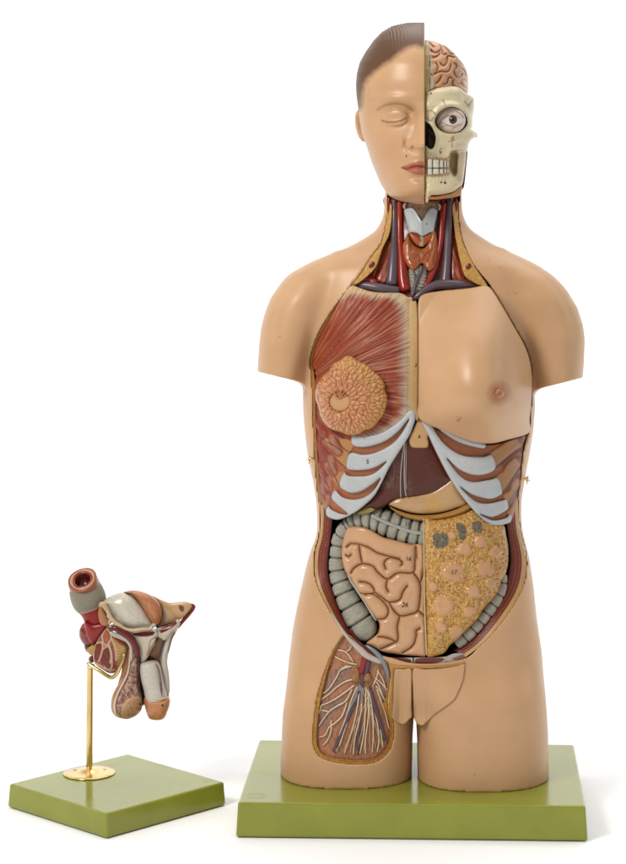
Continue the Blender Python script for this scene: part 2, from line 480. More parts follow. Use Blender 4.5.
def mark(px, py, hh, rx, ry, parent):
    X0, Dm = unproj(px, py, hh); vs = []; fs = []; n = 40
    for k in range(n):
        a = 2 * math.pi * k / n
        for j in range(4):
            b = math.pi * j / 3; q = .22 * math.cos(b)
            vs.append(((X0 + (rx + q) * math.cos(a)) * S, (Dm + (ry + q) * math.sin(a)) * S, (HC - hh + .14 * math.sin(b)) * S))
    for k in range(n):
        for j in range(3): fs.append((k * 4 + j, ((k + 1) % n) * 4 + j, ((k + 1) % n) * 4 + j + 1, k * 4 + j + 1))
    mesh_obj('embossed_mark', vs, fs, parent, M_green())
cm = [unproj(238.0, 802.3, HTOP), unproj(259.3, 739.6, HTOP), unproj(573.8, 744.6, HTOP), unproj(585.6, 806.2, HTOP)]
tb = slab('base', cm, HC - HTOP, HC - HTOP - .3, 2.0, torso, M_green())
mark(256.5, 796, HTOP, 9.5, 9, tb); mark(256.5, 796, HTOP, 7.5, 5, tb)
# ------------------------------------------------------------------ half face
MX = 424.8
HL = [(23, 408), (23.6, 404), (26, 393), (32.4, 382), (40.4, 374), (51.5, 366), (62.7, 359.8), (73.9, 356.9), (85, 356), (96, 356.7), (107, 358.3), (120, 359.5), (134, 361.5), (141, 364.5), (150, 367.6), (162.7, 371.6), (174, 376.4), (183.5, 380.4), (190, 384.3), (196.3, 389), (200.5, 397), (202.5, 405), (204, 416)]
hy = np.arange(20, 208, 1.0); hx = np.arange(352, 427, 1.0); hd_ = np.arange(-102, 84, 1.0)
hl = np.minimum(smooth1(tab(HL, hy), 3), MX - 4)
DFh = smooth1(tab([(20, 2), (23, 6), (27, 24), (32, 36), (40, 50), (50, 60), (62, 67), (80, 72), (100, 73), (118, 69), (135, 71), (155, 74), (170, 73), (185, 71), (196, 66), (202, 52), (206, 30)], hy), 13)
DBh = smooth1(tab([(20, 2), (23, 8), (27, 34), (40, 60), (60, 76), (90, 80), (120, 74), (150, 58), (175, 44), (206, 34)], hy), 13)
HXX, HYY = np.meshgrid(hx, hy, indexing='ij')
def gs(x, y, cx, cy, sx, sy): return np.exp(-((x - cx) / sx) ** 2 - ((y - cy) / sy) ** 2)
def feat(x, y):
    u = MX - x
    A = tab([(100, 0), (108, 3), (116, 5), (128, 10), (138, 15), (144, 17), (147.5, 14), (150, 6), (153, 1.5), (158, 0)], y)
    w = tab([(100, 7), (115, 6), (130, 7), (143, 9.5), (150, 9)], y)
    f = A * np.exp(-(np.abs(u) / w) ** 2.2)
    f = f + 3.6 * gs(x, y, 410.5, 144.5, 4.6, 4.2)
    f = f - 3.0 * gs(x, y, 404.8, 144, 1.6, 5) - 2.6 * gs(x, y, 412.5, 149.3, 3.5, 1.6)
    f = f - 7 * gs(x, y, 397, 112, 15, 7.5) - 5 * gs(x, y, 412, 114, 6, 8)
    f = f + 6.2 * np.sqrt(np.clip(1 - ((x - 395) / 13.5) ** 2 - ((y - 117.5) / 8.8) ** 2, 0, 1))
    f = f + 2.4 * gs(x, y, 392, 98, 17, 4.5)
    dl = segdist(cr([(381.5, 120.5), (387, 122), (394, 122.4), (401, 121), (406.5, 118)], 1, False), x, y)
    f = f - 1.5 * np.exp(-(dl / 1.0) ** 2)
    dl = segdist(cr([(377.5, 111), (383, 106.8), (390, 104.8), (398, 104.4), (406, 106.5), (413, 111)], 1, False), x, y)
    f = f - 1.0 * np.exp(-(dl / 1.6) ** 2)
    dl = segdist(cr([(383, 125), (390, 127.8), (399, 127), (405, 123)], 1, False), x, y)
    f = f - .7 * np.exp(-(dl / 1.4) ** 2)
    f = f + 3 * gs(x, y, 420, 158, 12, 7) + 3.4 * gs(x, y, 417.5, 164, 8, 2.7) + 4.2 * gs(x, y, 417.5, 171, 8, 3.1)
    dl = segdist(cr([(402.5, 168), (408, 168.8), (413, 166.9), (418, 166.2), (425, 166.8)], 1, False), x, y)
    f = f - 2.6 * np.exp(-(dl / 1.1) ** 2)
    f = f - 2.2 * gs(x, y, 418, 178, 10, 3) + 3.4 * gs(x, y, 417, 188, 9, 7)
    f = f - 1.5 * gs(x, y, 423.5, 157, 2.2, 4) + 2 * gs(x, y, 385, 142, 12, 12)
    return f
cx_ = MX; hw = (MX - hl)[None, :, None].astype(np.float32)
u = np.abs(hx[:, None, None] - MX) / hw
dsh = hd_[None, None, :] + feat(HXX, HYY)[:, :, None] * sst(25, -25, hd_)[None, None, :]
fr_ = DFh[None, :, None]; bk_ = DBh[None, :, None]
v_ = np.where(dsh < 0, -dsh / fr_, dsh / bk_)
FH = ((u ** 2.15 + v_ ** 2.15) ** (1 / 2.15) - 1) * np.minimum(hw, (fr_ + bk_) / 2) * .9
FH = np.maximum(FH, (hx - MX)[:, None, None])
FH = np.maximum(FH, 22.7 + np.clip(414 - HXX, 0, 99)[:, :, None] * .05 - HYY[:, :, None])
# jaw: underside rises towards the back
FH = np.maximum(FH, (HYY[:, :, None] - 204.3 + np.clip(hd_ + 20, 0, 60)[None, None] * .5) * .9)
hv, hq = surface_nets(FH.astype(np.float32), (hx[0], hy[0], hd_[0]), 1.0)
HAIRP = [(426, 47), (415, 46.5), (408, 48.5), (401, 53), (391.5, 61), (382, 67), (372, 75.5), (365.5, 84), (363, 97), (361, 109), (350, 112), (340, 60), (360, 20), (400, 10), (426, 14)]
def facecol(x, y, d):
    p = Paint(x, y, SK).mott(22, .03, 5)
    p.mask(gs(x, y, 392, 148, 14, 12) * .18, C(225, 150, 115))
    p.line([(377.5, 110), (383, 106.6), (390, 104.4), (398, 104), (406, 106), (413, 110.5)], C(150, 100, 65), .3, 1.8, .35)
    p.line([(382, 120.5), (387, 122), (394, 122.4), (401, 121), (406.5, 118)], C(135, 85, 55), .35, .8, .8)
    p.line([(405.5, 140), (404.2, 144), (406, 148)], C(170, 115, 80), .3, 1.4, .4)
    p.blob(412.3, 146.4, 1.3, C(150, 95, 65), .7, .6)
    p.poly([(402.4, 167.6), (410, 163.6), (418, 161.2), (426, 162.6), (426, 174), (418, 174.6), (409, 172.2)], C(205, 122, 98), .9, .95)
    p.line([(402.5, 168), (408, 168.9), (413, 167), (418, 166.3), (426, 166.8)], C(150, 75, 58), .3, .7, .85)
    p.blob(406.3, 156, .75, C(70, 40, 30), .3)
    front = d < 8
    s = np.where(front, psdf(cr(HAIRP, 2), x, y), np.where(y < 150, -10., 10.))
    w = 1 - sst(-4.5, 3.0, s + 2.0 * (fbm(x, y, 3, 5) - .5))
    stre = fbm(x * .35 + y * .9, y * .25 - x * .25, 2.2, 9)
    hc = C(110, 78, 52)[None] * (.92 + .16 * stre[:, None])
    w2 = w[:, None]
    p.c = p.c * (1 - w2) + hc * w2
    p.mask((x > MX - .8) * (y > 0), C(214, 180, 120))
    return p.get(), w
fc, fw = facecol(*hv.T)
face = mesh_obj('face', world(*hv.T), hq, torso, M_skin(), fc)
# moulded hair cap: an outer shell over the hair zone with combed ridges
sel = fw[hq].min(1) > .12
uq = np.unique(hq[sel]); rm = np.full(len(hv), -1); rm[uq] = np.arange(len(uq))
P3 = hv[uq].copy(); cen = np.array([MX, 95., 0.])
dr = P3 - cen; dr[:, 0] *= 1; dr /= np.linalg.norm(dr, axis=1)[:, None]
ang = np.arctan2(P3[:, 1] - 95, P3[:, 0] - MX)
rid = np.abs(np.sin(fbm(P3[:, 0] * .8 + P3[:, 1] * .3, P3[:, 1] * .35, 7, 21) * 30 + P3[:, 0] * .9)) 
ww = sst(.15, .8, fw[uq])
rid2 = np.abs(np.sin(np.hypot(P3[:, 0] - 372, (P3[:, 1] - 44) * .8) * .95 + 2.2 * fbm(P3[:, 0], P3[:, 1], 8, 21)))
P3 += dr * (ww * (.1 + (.12 + .75 * np.clip(gs(P3[:, 0], P3[:, 1], 394, 34, 18, 9), 0, 1)) * rid2))[:, None]
P3 += dr * .12
hc = fc[uq] * (1 + (.06 + .4 * np.clip(gs(P3[:, 0], P3[:, 1], 394, 34, 18, 9), 0, 1))[:, None] * (rid2[:, None] - .45) * ww[:, None])
mesh_obj('hair', world(*P3.T), rm[hq[sel]], face, M_matte(), hc)
relief('jaw_muscle', [(465.5, 150), (467.6, 152), (466.2, 168), (464.2, 186), (462.4, 189), (460, 188), (462, 165)], lambda x, y, e: -8 + 0 * x, lambda x, y, e: Paint(x, y, C(112, 58, 46)).mott(2, .2), torso, M_gloss(), res=.5, thick=18, rnd=.8)

ellipsoid('ear', (361.5, 125.5, 8), (6.2, 16.5, 9), face, M_skin(), rot=-.16,
          cfun=lambda x, y: Paint(x, y, SK).line([(357.5, 116), (358.8, 125), (362.5, 135)], C(190, 125, 90), .8, 1.5, .5),
          disp=lambda a, b, c: -.10 * np.exp(-((a + .35) / .25) ** 2 - (c / .5) ** 2))

# ------------------------------------------------------------------ half skull
BONE = C(246, 228, 186)
SKO = [(424.9, 89)] + VM([(140, 465), (190, 450), (250, 438), (340, 438), (390, 452), (420, 480), (450, 500), (480, 515), (501, 540), (504, 600), (492, 680), (487, 760)]) + VN([(478, 148), (505, 165), (532, 188), (526, 215), (495, 222), (468, 250), (452, 300), (442, 325), (436, 400), (424, 500), (416, 555), (404, 590), (370, 622), (330, 645), (240, 665), (170, 668), (117, 672)])
NAS = VN([(108, 95), (130, 100), (152, 113), (172, 140), (190, 180), (200, 215), (196, 255), (182, 290), (165, 303), (146, 298), (128, 280), (108, 268)])
ORB = [(451 + 15 * math.cos(a) * (1 + .06 * math.cos(2 * a)), 120.2 + 13.2 * math.sin(a) + 1.2 * math.cos(a) ** 2) for a in np.linspace(0, 2 * math.pi, 25)[:-1]]
RAM = VN([(318, 335), (350, 322), (420, 312), (450, 300), (470, 330), (450, 420), (440, 520), (400, 560), (365, 560), (340, 500), (318, 460), (306, 400)])
HOL = VN([(312, 410), (322, 345), (350, 328), (372, 348), (372, 420), (365, 490), (345, 520), (322, 490), (308, 450)])
def skb(x, y):
    t = np.clip((x - MX) / 53., 0, 1)
    A = tab([(84, 60), (92, 66), (105, 71), (120, 68), (150, 70), (175, 70), (190, 69), (197, 66)], y)
    return -A * np.sqrt(np.clip(1 - (t * .97) ** 2.3, 0, 1))
def skd(x, y, e):
    d = skb(x, y)
    so = psdf(cr(ORB, 1), x, y); sn = psdf(cr(NAS, 1), x, y); sr = psdf(cr(RAM, 1), x, y)
    d = d - 2.6 * np.exp(-((so - 2.5) / 2.8) ** 2) * np.where(y < 121, 1.25, .8)
    d = d + 26 * sst(.6, -1.2, so) + 22 * sst(.5, -1.0, sn)
    d = d - 1.8 * np.exp(-((sn - 1.3) / 1.3) ** 2)
    sh_ = psdf(cr(HOL, 1), x, y)
    d = d + 4 * sst(2.0, -2.5, sr) + 8 * sst(1.5, -2.5, sh_) - 1.5 * gs(x, y, 460, 168, 3, 14) - 4 * gs(x, y, 459, 144, 9, 5) - 3 * gs(x, y, 474, 136, 4, 4)
    d = d + 2.2 * gs(x, y, 444, 150, 5, 4) - 1.6 * gs(x, y, 455, 172, 4, 16)
    d = d - 2 * gs(x, y, 432, 189, 8, 5) - 1.5 * np.abs(np.sin((x - 426) * .9)) * gs(x, y, 437, 157, 9, 3) - 1.2 * np.abs(np.sin((x - 426) * .95)) * gs(x, y, 437, 179, 9, 3)
    dl = segdist(np.array(VM([(430, 560), (450, 590), (470, 575), (488, 540)])), x, y)
    d = d + .9 * np.exp(-(dl / .7) ** 2) + .6 * (fbm(x, y, 3, 2) - .5)
    return d
def skc(x, y, e):
    p = Paint(x, y, BONE).mott(9, .10, 8)
    p.poly(RAM, C(205, 182, 130), 2.2, .55); p.poly(HOL, C(158, 132, 86), 2.0, .7)  # shade of the hollow below the cheekbone, painted into the bone colour
    so = psdf(cr(ORB, 1), x, y); sn = psdf(cr(NAS, 1), x, y)
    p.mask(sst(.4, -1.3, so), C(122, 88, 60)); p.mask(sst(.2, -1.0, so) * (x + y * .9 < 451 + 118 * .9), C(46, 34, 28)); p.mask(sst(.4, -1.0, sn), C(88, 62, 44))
    p.mask(np.exp(-((sn - 1.2) / .8) ** 2) * .6, C(232, 220, 182))
    cr_ = C(120, 95, 60)
    for l, w_ in ((VN([(345, 235), (325, 222), (340, 205), (330, 250), (330, 290)]), .25), (VN([(245, 300), (232, 320), (240, 345)]), .3), (VM([(430, 560), (452, 590), (470, 572), (490, 540)]), .3),
                  (VM([(455, 605), (470, 590)]), .2), (VN([(300, 250), (322, 238), (345, 232)]), .2), (VM([(258, 545), (275, 585)]), .3), (VN([(122, 60), (160, 85), (185, 60)]), .3),
                  (VN([(270, 385), (310, 365), (330, 325), (420, 312), (455, 292)]), .25), (VM([(130, 640), (170, 630), (200, 660)]), .3)):
        p.line(l, cr_, w_, .8, .6)
    for q, r in ((VN([(242, 330)])[0], .8), (VM([(165, 497)])[0], .9), (VN([(243, 566)])[0], 1.0), (VN([(274, 570)])[0], 1.3)):
        p.blob(q[0], q[1], r, C(35, 22, 16), .3)
    p.poly(VN([(130, 380), (300, 385), (312, 450), (300, 510), (130, 512)]), C(196, 150, 112), 1.2, .7)
    p.mask(np.exp(-((x - 425.8) / .8) ** 2) * .5, C(225, 195, 120))
    return p
skull = relief('skull', SKO, skd, skc, torso, M_gloss(), res=.6, thick=lambda x, y, e: np.full(len(x), 58.), rnd=5)
tw = [(137, 176), (179, 229), (232, 263), (266, 287), (288, 306)]
for i, (a, b) in enumerate(tw):
    for up in (0, 1):
        y0, y1 = ((386, 452) if not up else (458, 506)); y0 += i * 3 * (1 if not up else .5); y1 -= i * 4 * (0.4 if not up else 1)
        aa, bb = a + 1, b - 1
        pl = VN([(aa + 3, y0), (bb - 3, y0), (bb, (y0 + y1) / 2), (bb - 2, y1), (aa + 2, y1), (aa, (y0 + y1) / 2)])
        relief('tooth', pl, lambda x, y, e: skb(x, y) - 2.2 - dome(e, 2.2, 1.4), lambda x, y, e: Paint(x, y, C(238, 232, 214)).mask(sst(.8, 0, e) * .5, C(190, 160, 120)), skull, M_gloss(), res=.45, thick=4, rnd=.5)

# gum cuff between jaw and neck
relief('chin_rim', VN([(112, 690), (125, 674), (200, 676), (260, 664), (330, 647), (400, 592), (404, 640), (385, 672), (300, 690), (180, 702)]) , lambda x, y, e: skb(x, np.minimum(y, 195)) + 3 - dome(e, 2, 1),
       lambda x, y, e: Paint(x, y, C(206, 140, 92)).mask((y < 196.5 - (x - 425) * .02) * .5, C(220, 175, 120)), torso, M_skin(), res=.6, thick=40, rnd=.8)

relief('bone_edge', VM([(117, 92), (128, 84), (142, 100), (149, 215), (150, 465), (117, 465)]), lambda x, y, e: -64 * tab([(38, .35), (45, .58), (55, .75), (70, .9), (90, .98)], y) - 3.5, lambda x, y, e: Paint(x, y, C(216, 188, 128)).mott(5, .1), skull, M_gloss(), res=.4, thick=8, rnd=.5)
# eyeball
def eyec(x, y):
    p = Paint(x, y, C(240, 222, 204)).mott(5, .12, 3)
    for l in (VM([(215, 700), (250, 650), (300, 625)]), VM([(230, 740), (260, 690), (300, 665)]), VM([(360, 635), (400, 660), (420, 690)]), VM([(250, 760), (290, 745), (350, 760)]), VM([(330, 775), (380, 750), (410, 730)])):
        p.line(l, C(150, 100, 85), .3, .6, .6)
    p.poly(VM([(235, 712), (270, 690), (310, 672), (350, 672), (385, 690), (425, 690), (445, 712), (420, 735), (380, 732), (340, 748), (300, 742), (265, 728)]), C(246, 238, 228), .6, .95)
    p.line(VM([(235, 712), (270, 688), (310, 670), (350, 670), (388, 690)]), C(150, 110, 95), .2, .6, .7)
    p.line(VM([(245, 718), (300, 746), (345, 750), (385, 735)]), C(165, 125, 110), .2, .6, .6)
    return p
ed = -62
eye = ellipsoid('eyeball', (450.8, 120.2, ed + 6), (14.8, 13.2, 8), torso, M_gloss(), cfun=eyec, nu=90, nv=60)
def cap(name, c, r, h, rad, parent, col, cfun=None):
    P = [(c[0] + r * math.cos(a), c[1] + r * math.sin(a)) for a in np.linspace(0, 2 * math.pi, 25)[:-1]]
    return relief(name, P, lambda x, y, e: c[2] - dome(e, r, h), cfun or (lambda x, y, e: Paint(x, y, col)), parent, M_gloss(), res=max(.3, r / 9), thick=1.0, rnd=.1)
ix, iy = VM([(332, 702)])[0]
iris = cap('iris', (ix, iy, ed - 1.0), 5.0, 1.3, 1, eye, None, lambda x, y, e: Paint(x, y, C(92, 62, 44)).mask(sst(1.0, 0, e), C(50, 32, 26)).mask(np.abs(np.sin(np.arctan2(y - iy, x - ix) * 9)) * .3, C(130, 95, 65)))
cap('pupil', (ix, iy, ed - 2.2), 2.1, .35, 1, eye, C(12, 9, 8))
cap('highlight', (ix - 1.4, iy - 1.3, ed - 2.6), .75, .2, 1, eye, C(245, 245, 240))

# brain half
BRO = [(425, 92)] + VM([(117, 300), (117, 120), (120, 80), (145, 80), (200, 92), (280, 125), (350, 185), (400, 245), (432, 290), (455, 350), (458, 420), (452, 495), (400, 470), (330, 452), (200, 452)])
SUL = [VM(l) for l in ([(150, 100), (172, 120), (185, 132)], [(165, 160), (182, 172), (205, 178), (232, 165), (245, 145), (235, 120)], [(180, 215), (215, 205), (235, 180)], [(240, 262), (262, 280), (285, 262), (292, 230), (293, 207), (318, 205), (345, 215)],
       [(192, 345), (235, 325), (285, 327), (305, 318), (318, 290), (320, 270)], [(345, 260), (365, 275), (360, 300), (345, 320), (352, 350), (372, 372), (395, 362), (408, 340)], [(205, 418), (228, 395), (245, 362)], [(262, 425), (290, 415), (302, 372), (325, 375)],
       [(340, 390), (330, 425), (345, 440)], [(385, 240), (405, 265), (425, 285)], [(395, 395), (420, 385), (440, 400)], [(270, 130), (300, 160), (318, 185), (350, 190)], [(250, 160), (258, 190), (285, 190)], [(400, 300), (425, 320), (432, 360)], [(375, 425), (395, 410), (415, 440), (440, 450)], [(205, 260), (220, 290), (210, 320)])]
def brdist(x, y):
    D = np.full(x.shape, 99.)
    for l in SUL: D = np.minimum(D, segdist(cr(l, 1, False), x, y))
    return D
def brd(x, y, e):
    t = np.clip((x - MX) / 44., 0, 1)
    base = -64 * np.sqrt(np.clip(1 - t ** 2.2, 0, 1)) * tab([(38, .35), (45, .58), (55, .75), (70, .9), (90, .98)], y)
    g = brdist(x, y)
    return base + 1.7 * np.exp(-(g / .8) ** 2) - 2.2 * np.sqrt(np.clip(g / 3.5, 0, 1)) - .8 * vnoise(x, y, 4, 3)
def brc(x, y, e):
    g = brdist(x, y)
    p = Paint(x, y, C(222, 166, 122)).mott(6, .08, 2)
    p.mask(np.exp(-(g / .5) ** 2) * .85, C(158, 100, 66)); return p
brain = relief('brain', BRO, brd, brc, torso, M_gloss(), res=.55, thick=lambda x, y, e: np.full(len(x), 62.), rnd=4)
relief('midline_membrane', VM([(148, 215), (166, 205), (175, 300), (180, 350), (186, 440), (155, 448)]), lambda x, y, e: -64 * tab([(38, .35), (45, .58), (55, .75), (70, .9), (90, .98)], y) - 2.5, lambda x, y, e: Paint(x, y, C(205, 196, 180)).mask((x < 430.2) * .95, C(40, 32, 26)).line(VM([(160, 340), (172, 348), (175, 352)]), C(90, 80, 70), .4, .5), torso, M_gloss(), res=.4, thick=6, rnd=.6)
# ------------------------------------------------------------------ neck contents
RED = C(174, 60, 44); VEIN = C(116, 100, 108); MUS = C(160, 66, 42)
def nb(x, y): return body(np.asarray(x, float), np.asarray(y, float))
def T(pts, off):
    return [(p[0], p[1], float(nb(p[0], p[1])) + (off if np.isscalar(off) else off[i])) for i, p in enumerate(pts)]
# fat cut faces on both sides
fl = VC([(545, -60), (543, 0), (525, 90), (482, 150), (442, 215), (420, 240), (406, 262), (430, 255), (466, 228), (502, 190), (520, 145), (532, 110), (556, 60), (566, 0), (566, -60)])
fr = [(457.3, 200), (457.8, 206), (458.7, 221), (461.2, 235), (465.4, 248)] + VD([(112, 130), (142, 190), (190, 262), (160, 262), (112, 236), (95, 215), (80, 160), (62, 70), (54, 0), (50, -60)])
def fatc(x, y, e):
    p = Paint(x, y, C(216, 166, 92)).mott(2.2, .28, 4)
    p.mask(sst(.62, .72, vnoise(x, y, 1.6, 6)) * .5, C(236, 206, 140))
    p.mask(sst(1.0, .2, e) * .5, C(175, 120, 70)); return p
relief('fat_layer', fl, lambda x, y, e: nb(x, y) + 1.0, fatc, torso, M_rough(), res=.6, thick=20, rnd=.5)
relief('fat_layer', fr, lambda x, y, e: nb(x, y) + 1.0, fatc, torso, M_rough(), res=.6, thick=20, rnd=.5)
for c, r in ((VC([(487, 182)])[0], (2.6, 4.2)), (VD([(113, 188)])[0], (2.4, 4.2)), (VB([(118, 100)])[0], (2.0, 9)), (VB([(538, 95)])[0], (1.9, 8))):
    ellipsoid('muscle_stump', (c[0], c[1], float(nb(*c)) + .8), (r[0], r[1], 1.4), torso, M_gloss(), rot=.5 if r[1] < 5 else 0., col=C(125, 45, 28), nu=20, nv=12,
              cfun=lambda x, y: Paint(x, y, C(135, 52, 32)).mott(1.5, .2, 2))
# deep muscle bed
bed = VB([(112, 30), (108, 180), (70, 380), (0, 500), (-80, 590), (60, 660), (270, 690), (470, 650), (700, 600), (640, 520), (575, 350), (540, 180), (535, 30)])
def bedc(x, y, e):
    p = Paint(x, y, C(150, 58, 38)).mott(4, .15, 2)
    for k, (a, b) in enumerate([((398 - i * 3.0, 232), (386 - i * 5.0, 284)) for i in range(4)] + [((455 + i * 2.2, 236), (457 + i * 4.2, 284)) for i in range(4)]):
        p.line([a, b], C(224, 176, 130), .15, .6, .8)
    f = vnoise(np.arctan2(y - 180, x - 395) * 60, x * 0, 1, 3); p.mask((f > .6) * .3, C(200, 110, 80))
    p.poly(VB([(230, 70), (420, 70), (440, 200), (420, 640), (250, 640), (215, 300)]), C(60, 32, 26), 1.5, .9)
    return p
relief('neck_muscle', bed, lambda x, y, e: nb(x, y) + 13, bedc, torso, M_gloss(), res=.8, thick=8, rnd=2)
# slanting muscles with fibres
def fib(name, poly, ang0, col, off, seed=1, light=C(226, 180, 140), parent=torso, sc=1.3, amt=.5):
    ca, sa = math.cos(ang0), math.sin(ang0)
    def cf(x, y, e):
        u = -x * sa + y * ca; v = x * ca + y * sa
        f = fbm(u * 2.2 / sc, v * .12, 1.4, seed)
        p = Paint(x, y, col).mott(6, .1, seed); p.mask(sst(.52, .72, f) * amt, light); p.mask(sst(.45, .25, f) * .35, col * .5); return p
    def df(x, y, e):
        u = -x * sa + y * ca; v = x * ca + y * sa
        return nb(x, y) + off - dome(e, 4, 2.2) + .5 * fbm(u * 2.2 / sc, v * .12, 1.4, seed)
    return relief(name, poly, df, cf, parent, M_gloss(), res=.6, thick=6, rnd=.8)
fib('neck_muscle', VB([(132, 265), (110, 380), (75, 470), (40, 560), (105, 580), (118, 480), (138, 380)]), 1.95, MUS, 10, 2)
fib('neck_muscle', VB([(518, 340), (540, 400), (575, 480), (592, 565), (520, 565), (508, 480)]), 1.3, MUS, 9, 4)
fib('neck_muscle', VB([(440, 80), (470, 80), (465, 300), (440, 460), (395, 560), (352, 600), (350, 560), (385, 480), (425, 400), (430, 250)]), 1.75, C(170, 62, 40), 11, 5)
def vs(s, th): return 1 + 0 * s
def gl(c):
    return lambda s, th: c[None] * (1 + .10 * np.sin(s * .35)[:, None])
tube('subclavian_artery', T(VC([(425, 262), (450, 242), (478, 240), (510, 262)]), 12), 4.2, torso, M_gloss(), RED)
tube('subclavian_artery', T(VB([(560, 585), (600, 575), (640, 580), (690, 600)]), 11), 3.4, torso, M_gloss(), RED)
tube('artery', T(VB([(188, 65), (186, 200), (188, 330), (200, 450), (208, 560), (225, 640)]), 11), [3.2, 3.3, 3.6, 5, 5.6, 5.6], torso, M_gloss(), RED)
tube('artery', T(VB([(462, 75), (452, 200), (440, 340), (415, 460), (375, 560), (340, 610)]), 10), [3, 3, 3, 2.8, 2.8, 2.6], torso, M_gloss(), RED)
tube('vein', T(VB([(150, 55), (153, 150), (152, 300), (148, 400), (142, 500), (135, 600)]), [8, 8, 8, 8, 9, 11]), [2.6, 2.8, 3.2, 4.2, 5.2, 6.2], torso, M_gloss(), VEIN)
tube('vein', T(VC([(418, 272), (450, 262), (490, 268), (530, 275), (600, 285)]), [11, 9, 8.5, 9, 10]), [2.2, 4, 4.6, 5, 4.2], torso, M_gloss(), VEIN)
tube('vein', T(VB([(502, 55), (494, 180), (487, 330), (480, 470), (470, 590)]), [8, 8, 8, 8, 10]), [3.2, 3.6, 3.8, 4.0, 5.2], torso, M_gloss(), VEIN)
tube('vein', T(VB([(272, 690), (310, 655), (380, 610), (440, 592), (520, 592), (600, 595), (690, 600)]), [10, 8, 8, 8, 8, 9, 12]), [2.6, 3.2, 4.2, 5, 4.8, 4.2, 1.6], torso, M_gloss(), VEIN)
# windpipe
def trc(x, y, e):
    p = Paint(x, y, C(188, 182, 166)).mott(3, .12, 3); p.mask((np.sin(y * 2.0) > .55) * .4, C(120, 105, 90)); p.mask((vnoise(x, y, 1.1, 8) > .8) * .8, C(70, 55, 45)); return p
relief('windpipe', VB([(245, 480), (350, 480), (350, 600), (300, 650), (255, 650)]), lambda x, y, e: nb(x, y) + 13 - dome(e, 7, 5) - .5 * np.sin(y * 2.0), trc, torso, M_gloss(), res=.6, thick=8, rnd=.6)
tube('thyroid_vein', T(VB([(320, 470), (318, 510), (295, 560), (270, 640), (262, 668)]), 7), 1.9, torso, M_gloss(), VEIN)
tube('thyroid_vein', T(VB([(268, 505), (278, 540), (290, 572)]), 7), 1.3, torso, M_gloss(), VEIN)
# hyoid region
relief('throat_muscle', VB([(238, 76), (300, 62), (360, 62), (424, 72), (428, 120), (400, 200), (330, 240), (245, 200), (222, 120)]), lambda x, y, e: nb(x, y) + 11 - dome(e, 5, 2),
       lambda x, y, e: Paint(x, y, C(176, 140, 108)).mott(3, .2, 1).mask((vnoise(x, y, 1.2, 3) > .72) * .6, C(215, 200, 175)).mask((vnoise(x, y, 1.0, 13) > .86) * .8, C(60, 45, 38)).line(VB([(225, 85), (232, 110)]), C(120, 50, 40), 1, 1), torso, M_gloss(), res=.6, thick=8, rnd=.8)
tube('hyoid_bone', T(VB([(218, 120), (214, 95), (228, 82)]), 7), 1.3, torso, M_gloss(), C(205, 195, 175))
tube('hyoid_bone', T(VB([(432, 128), (436, 100), (424, 84)]), 7), 1.3, torso, M_gloss(), C(190, 180, 160))
# thyroid gland
def tg(x, y, e): return nb(x, y) + 8.5 - dome(e, 6, 4.5) + .9 * (fbm(x, y, 3, 6) - .5)
def tgc(x, y, e):
    p = Paint(x, y, C(186, 108, 66)).mott(3.5, .16, 5)
    for l in ([(330, 440), (350, 400), (395, 370), (410, 320)], [(250, 330), (262, 380), (290, 420)], [(345, 470), (372, 430), (378, 400)], [(225, 400), (250, 440), (255, 480)], [(275, 430), (300, 400), (312, 450)], [(395, 470), (400, 420), (415, 380)]):
        p.line(VB(l), C(120, 48, 34), .25, .6, .75)
    for l in ([(205, 330), (235, 420), (262, 490)], [(410, 300), (392, 390), (360, 470)]): p.line(VB(l), C(222, 150, 92), .3, .8, .6)
    return p
relief('thyroid_gland', VB([(238, 268), (225, 300), (208, 330), (203, 380), (215, 440), (240, 485), (272, 505), (300, 490), (315, 468), (328, 462), (345, 490), (375, 510), (405, 490), (422, 440), (428, 380), (422, 310), (410, 255), (385, 262), (360, 330), (330, 365), (285, 350), (258, 315)]), tg, tgc, torso, M_gloss(), res=.6, thick=7, rnd=1.2)
relief('throat_muscle', VB([(243, 272), (262, 268), (300, 274), (320, 290), (345, 286), (385, 268), (398, 272), (388, 305), (352, 340), (330, 356), (300, 350), (265, 318)]), lambda x, y, e: nb(x, y) + 6 - dome(e, 4, 2),
       lambda x, y, e: Paint(x, y, C(186, 96, 54)).mott(3, .12, 1).line(VB([(322, 290), (322, 345)]), C(190, 170, 150), 1, 1.4).line(VB([(270, 280), (300, 290), (318, 320)]), C(130, 55, 30), .3, .7), torso, M_gloss(), res=.6, thick=6, rnd=.8)
def tcd(x, y, e):
    ridge = np.abs(x - 421.5)
    return nb(x, y) + 7.5 - 3.6 * np.exp(-ridge / 5) - dome(e, 3, 1.2)
def tcc(x, y, e):
    p = Paint(x, y, C(198, 204, 204)).mott(6, .05, 2)
    for q in ((322, 118), (340, 172), (340, 155), (356, 212), (325, 140)): b = VB([q])[0]; p.blob(b[0], b[1], .8, C(70, 60, 60), .3, .9)
    p.mask(sst(.9, 0, e) * .6, C(120, 118, 118)); return p
relief('thyroid_cartilage', VB([(212, 130), (225, 116), (250, 108), (272, 112), (292, 135), (308, 165), (326, 192), (342, 162), (360, 130), (380, 110), (405, 110), (422, 128), (418, 165), (408, 215), (400, 262), (378, 268), (345, 286), (322, 292), (300, 274), (262, 268), (244, 270), (236, 235), (224, 190)]), tcd, tcc, torso, M_gloss(), res=.5, thick=5, rnd=1.0, smooth=True)
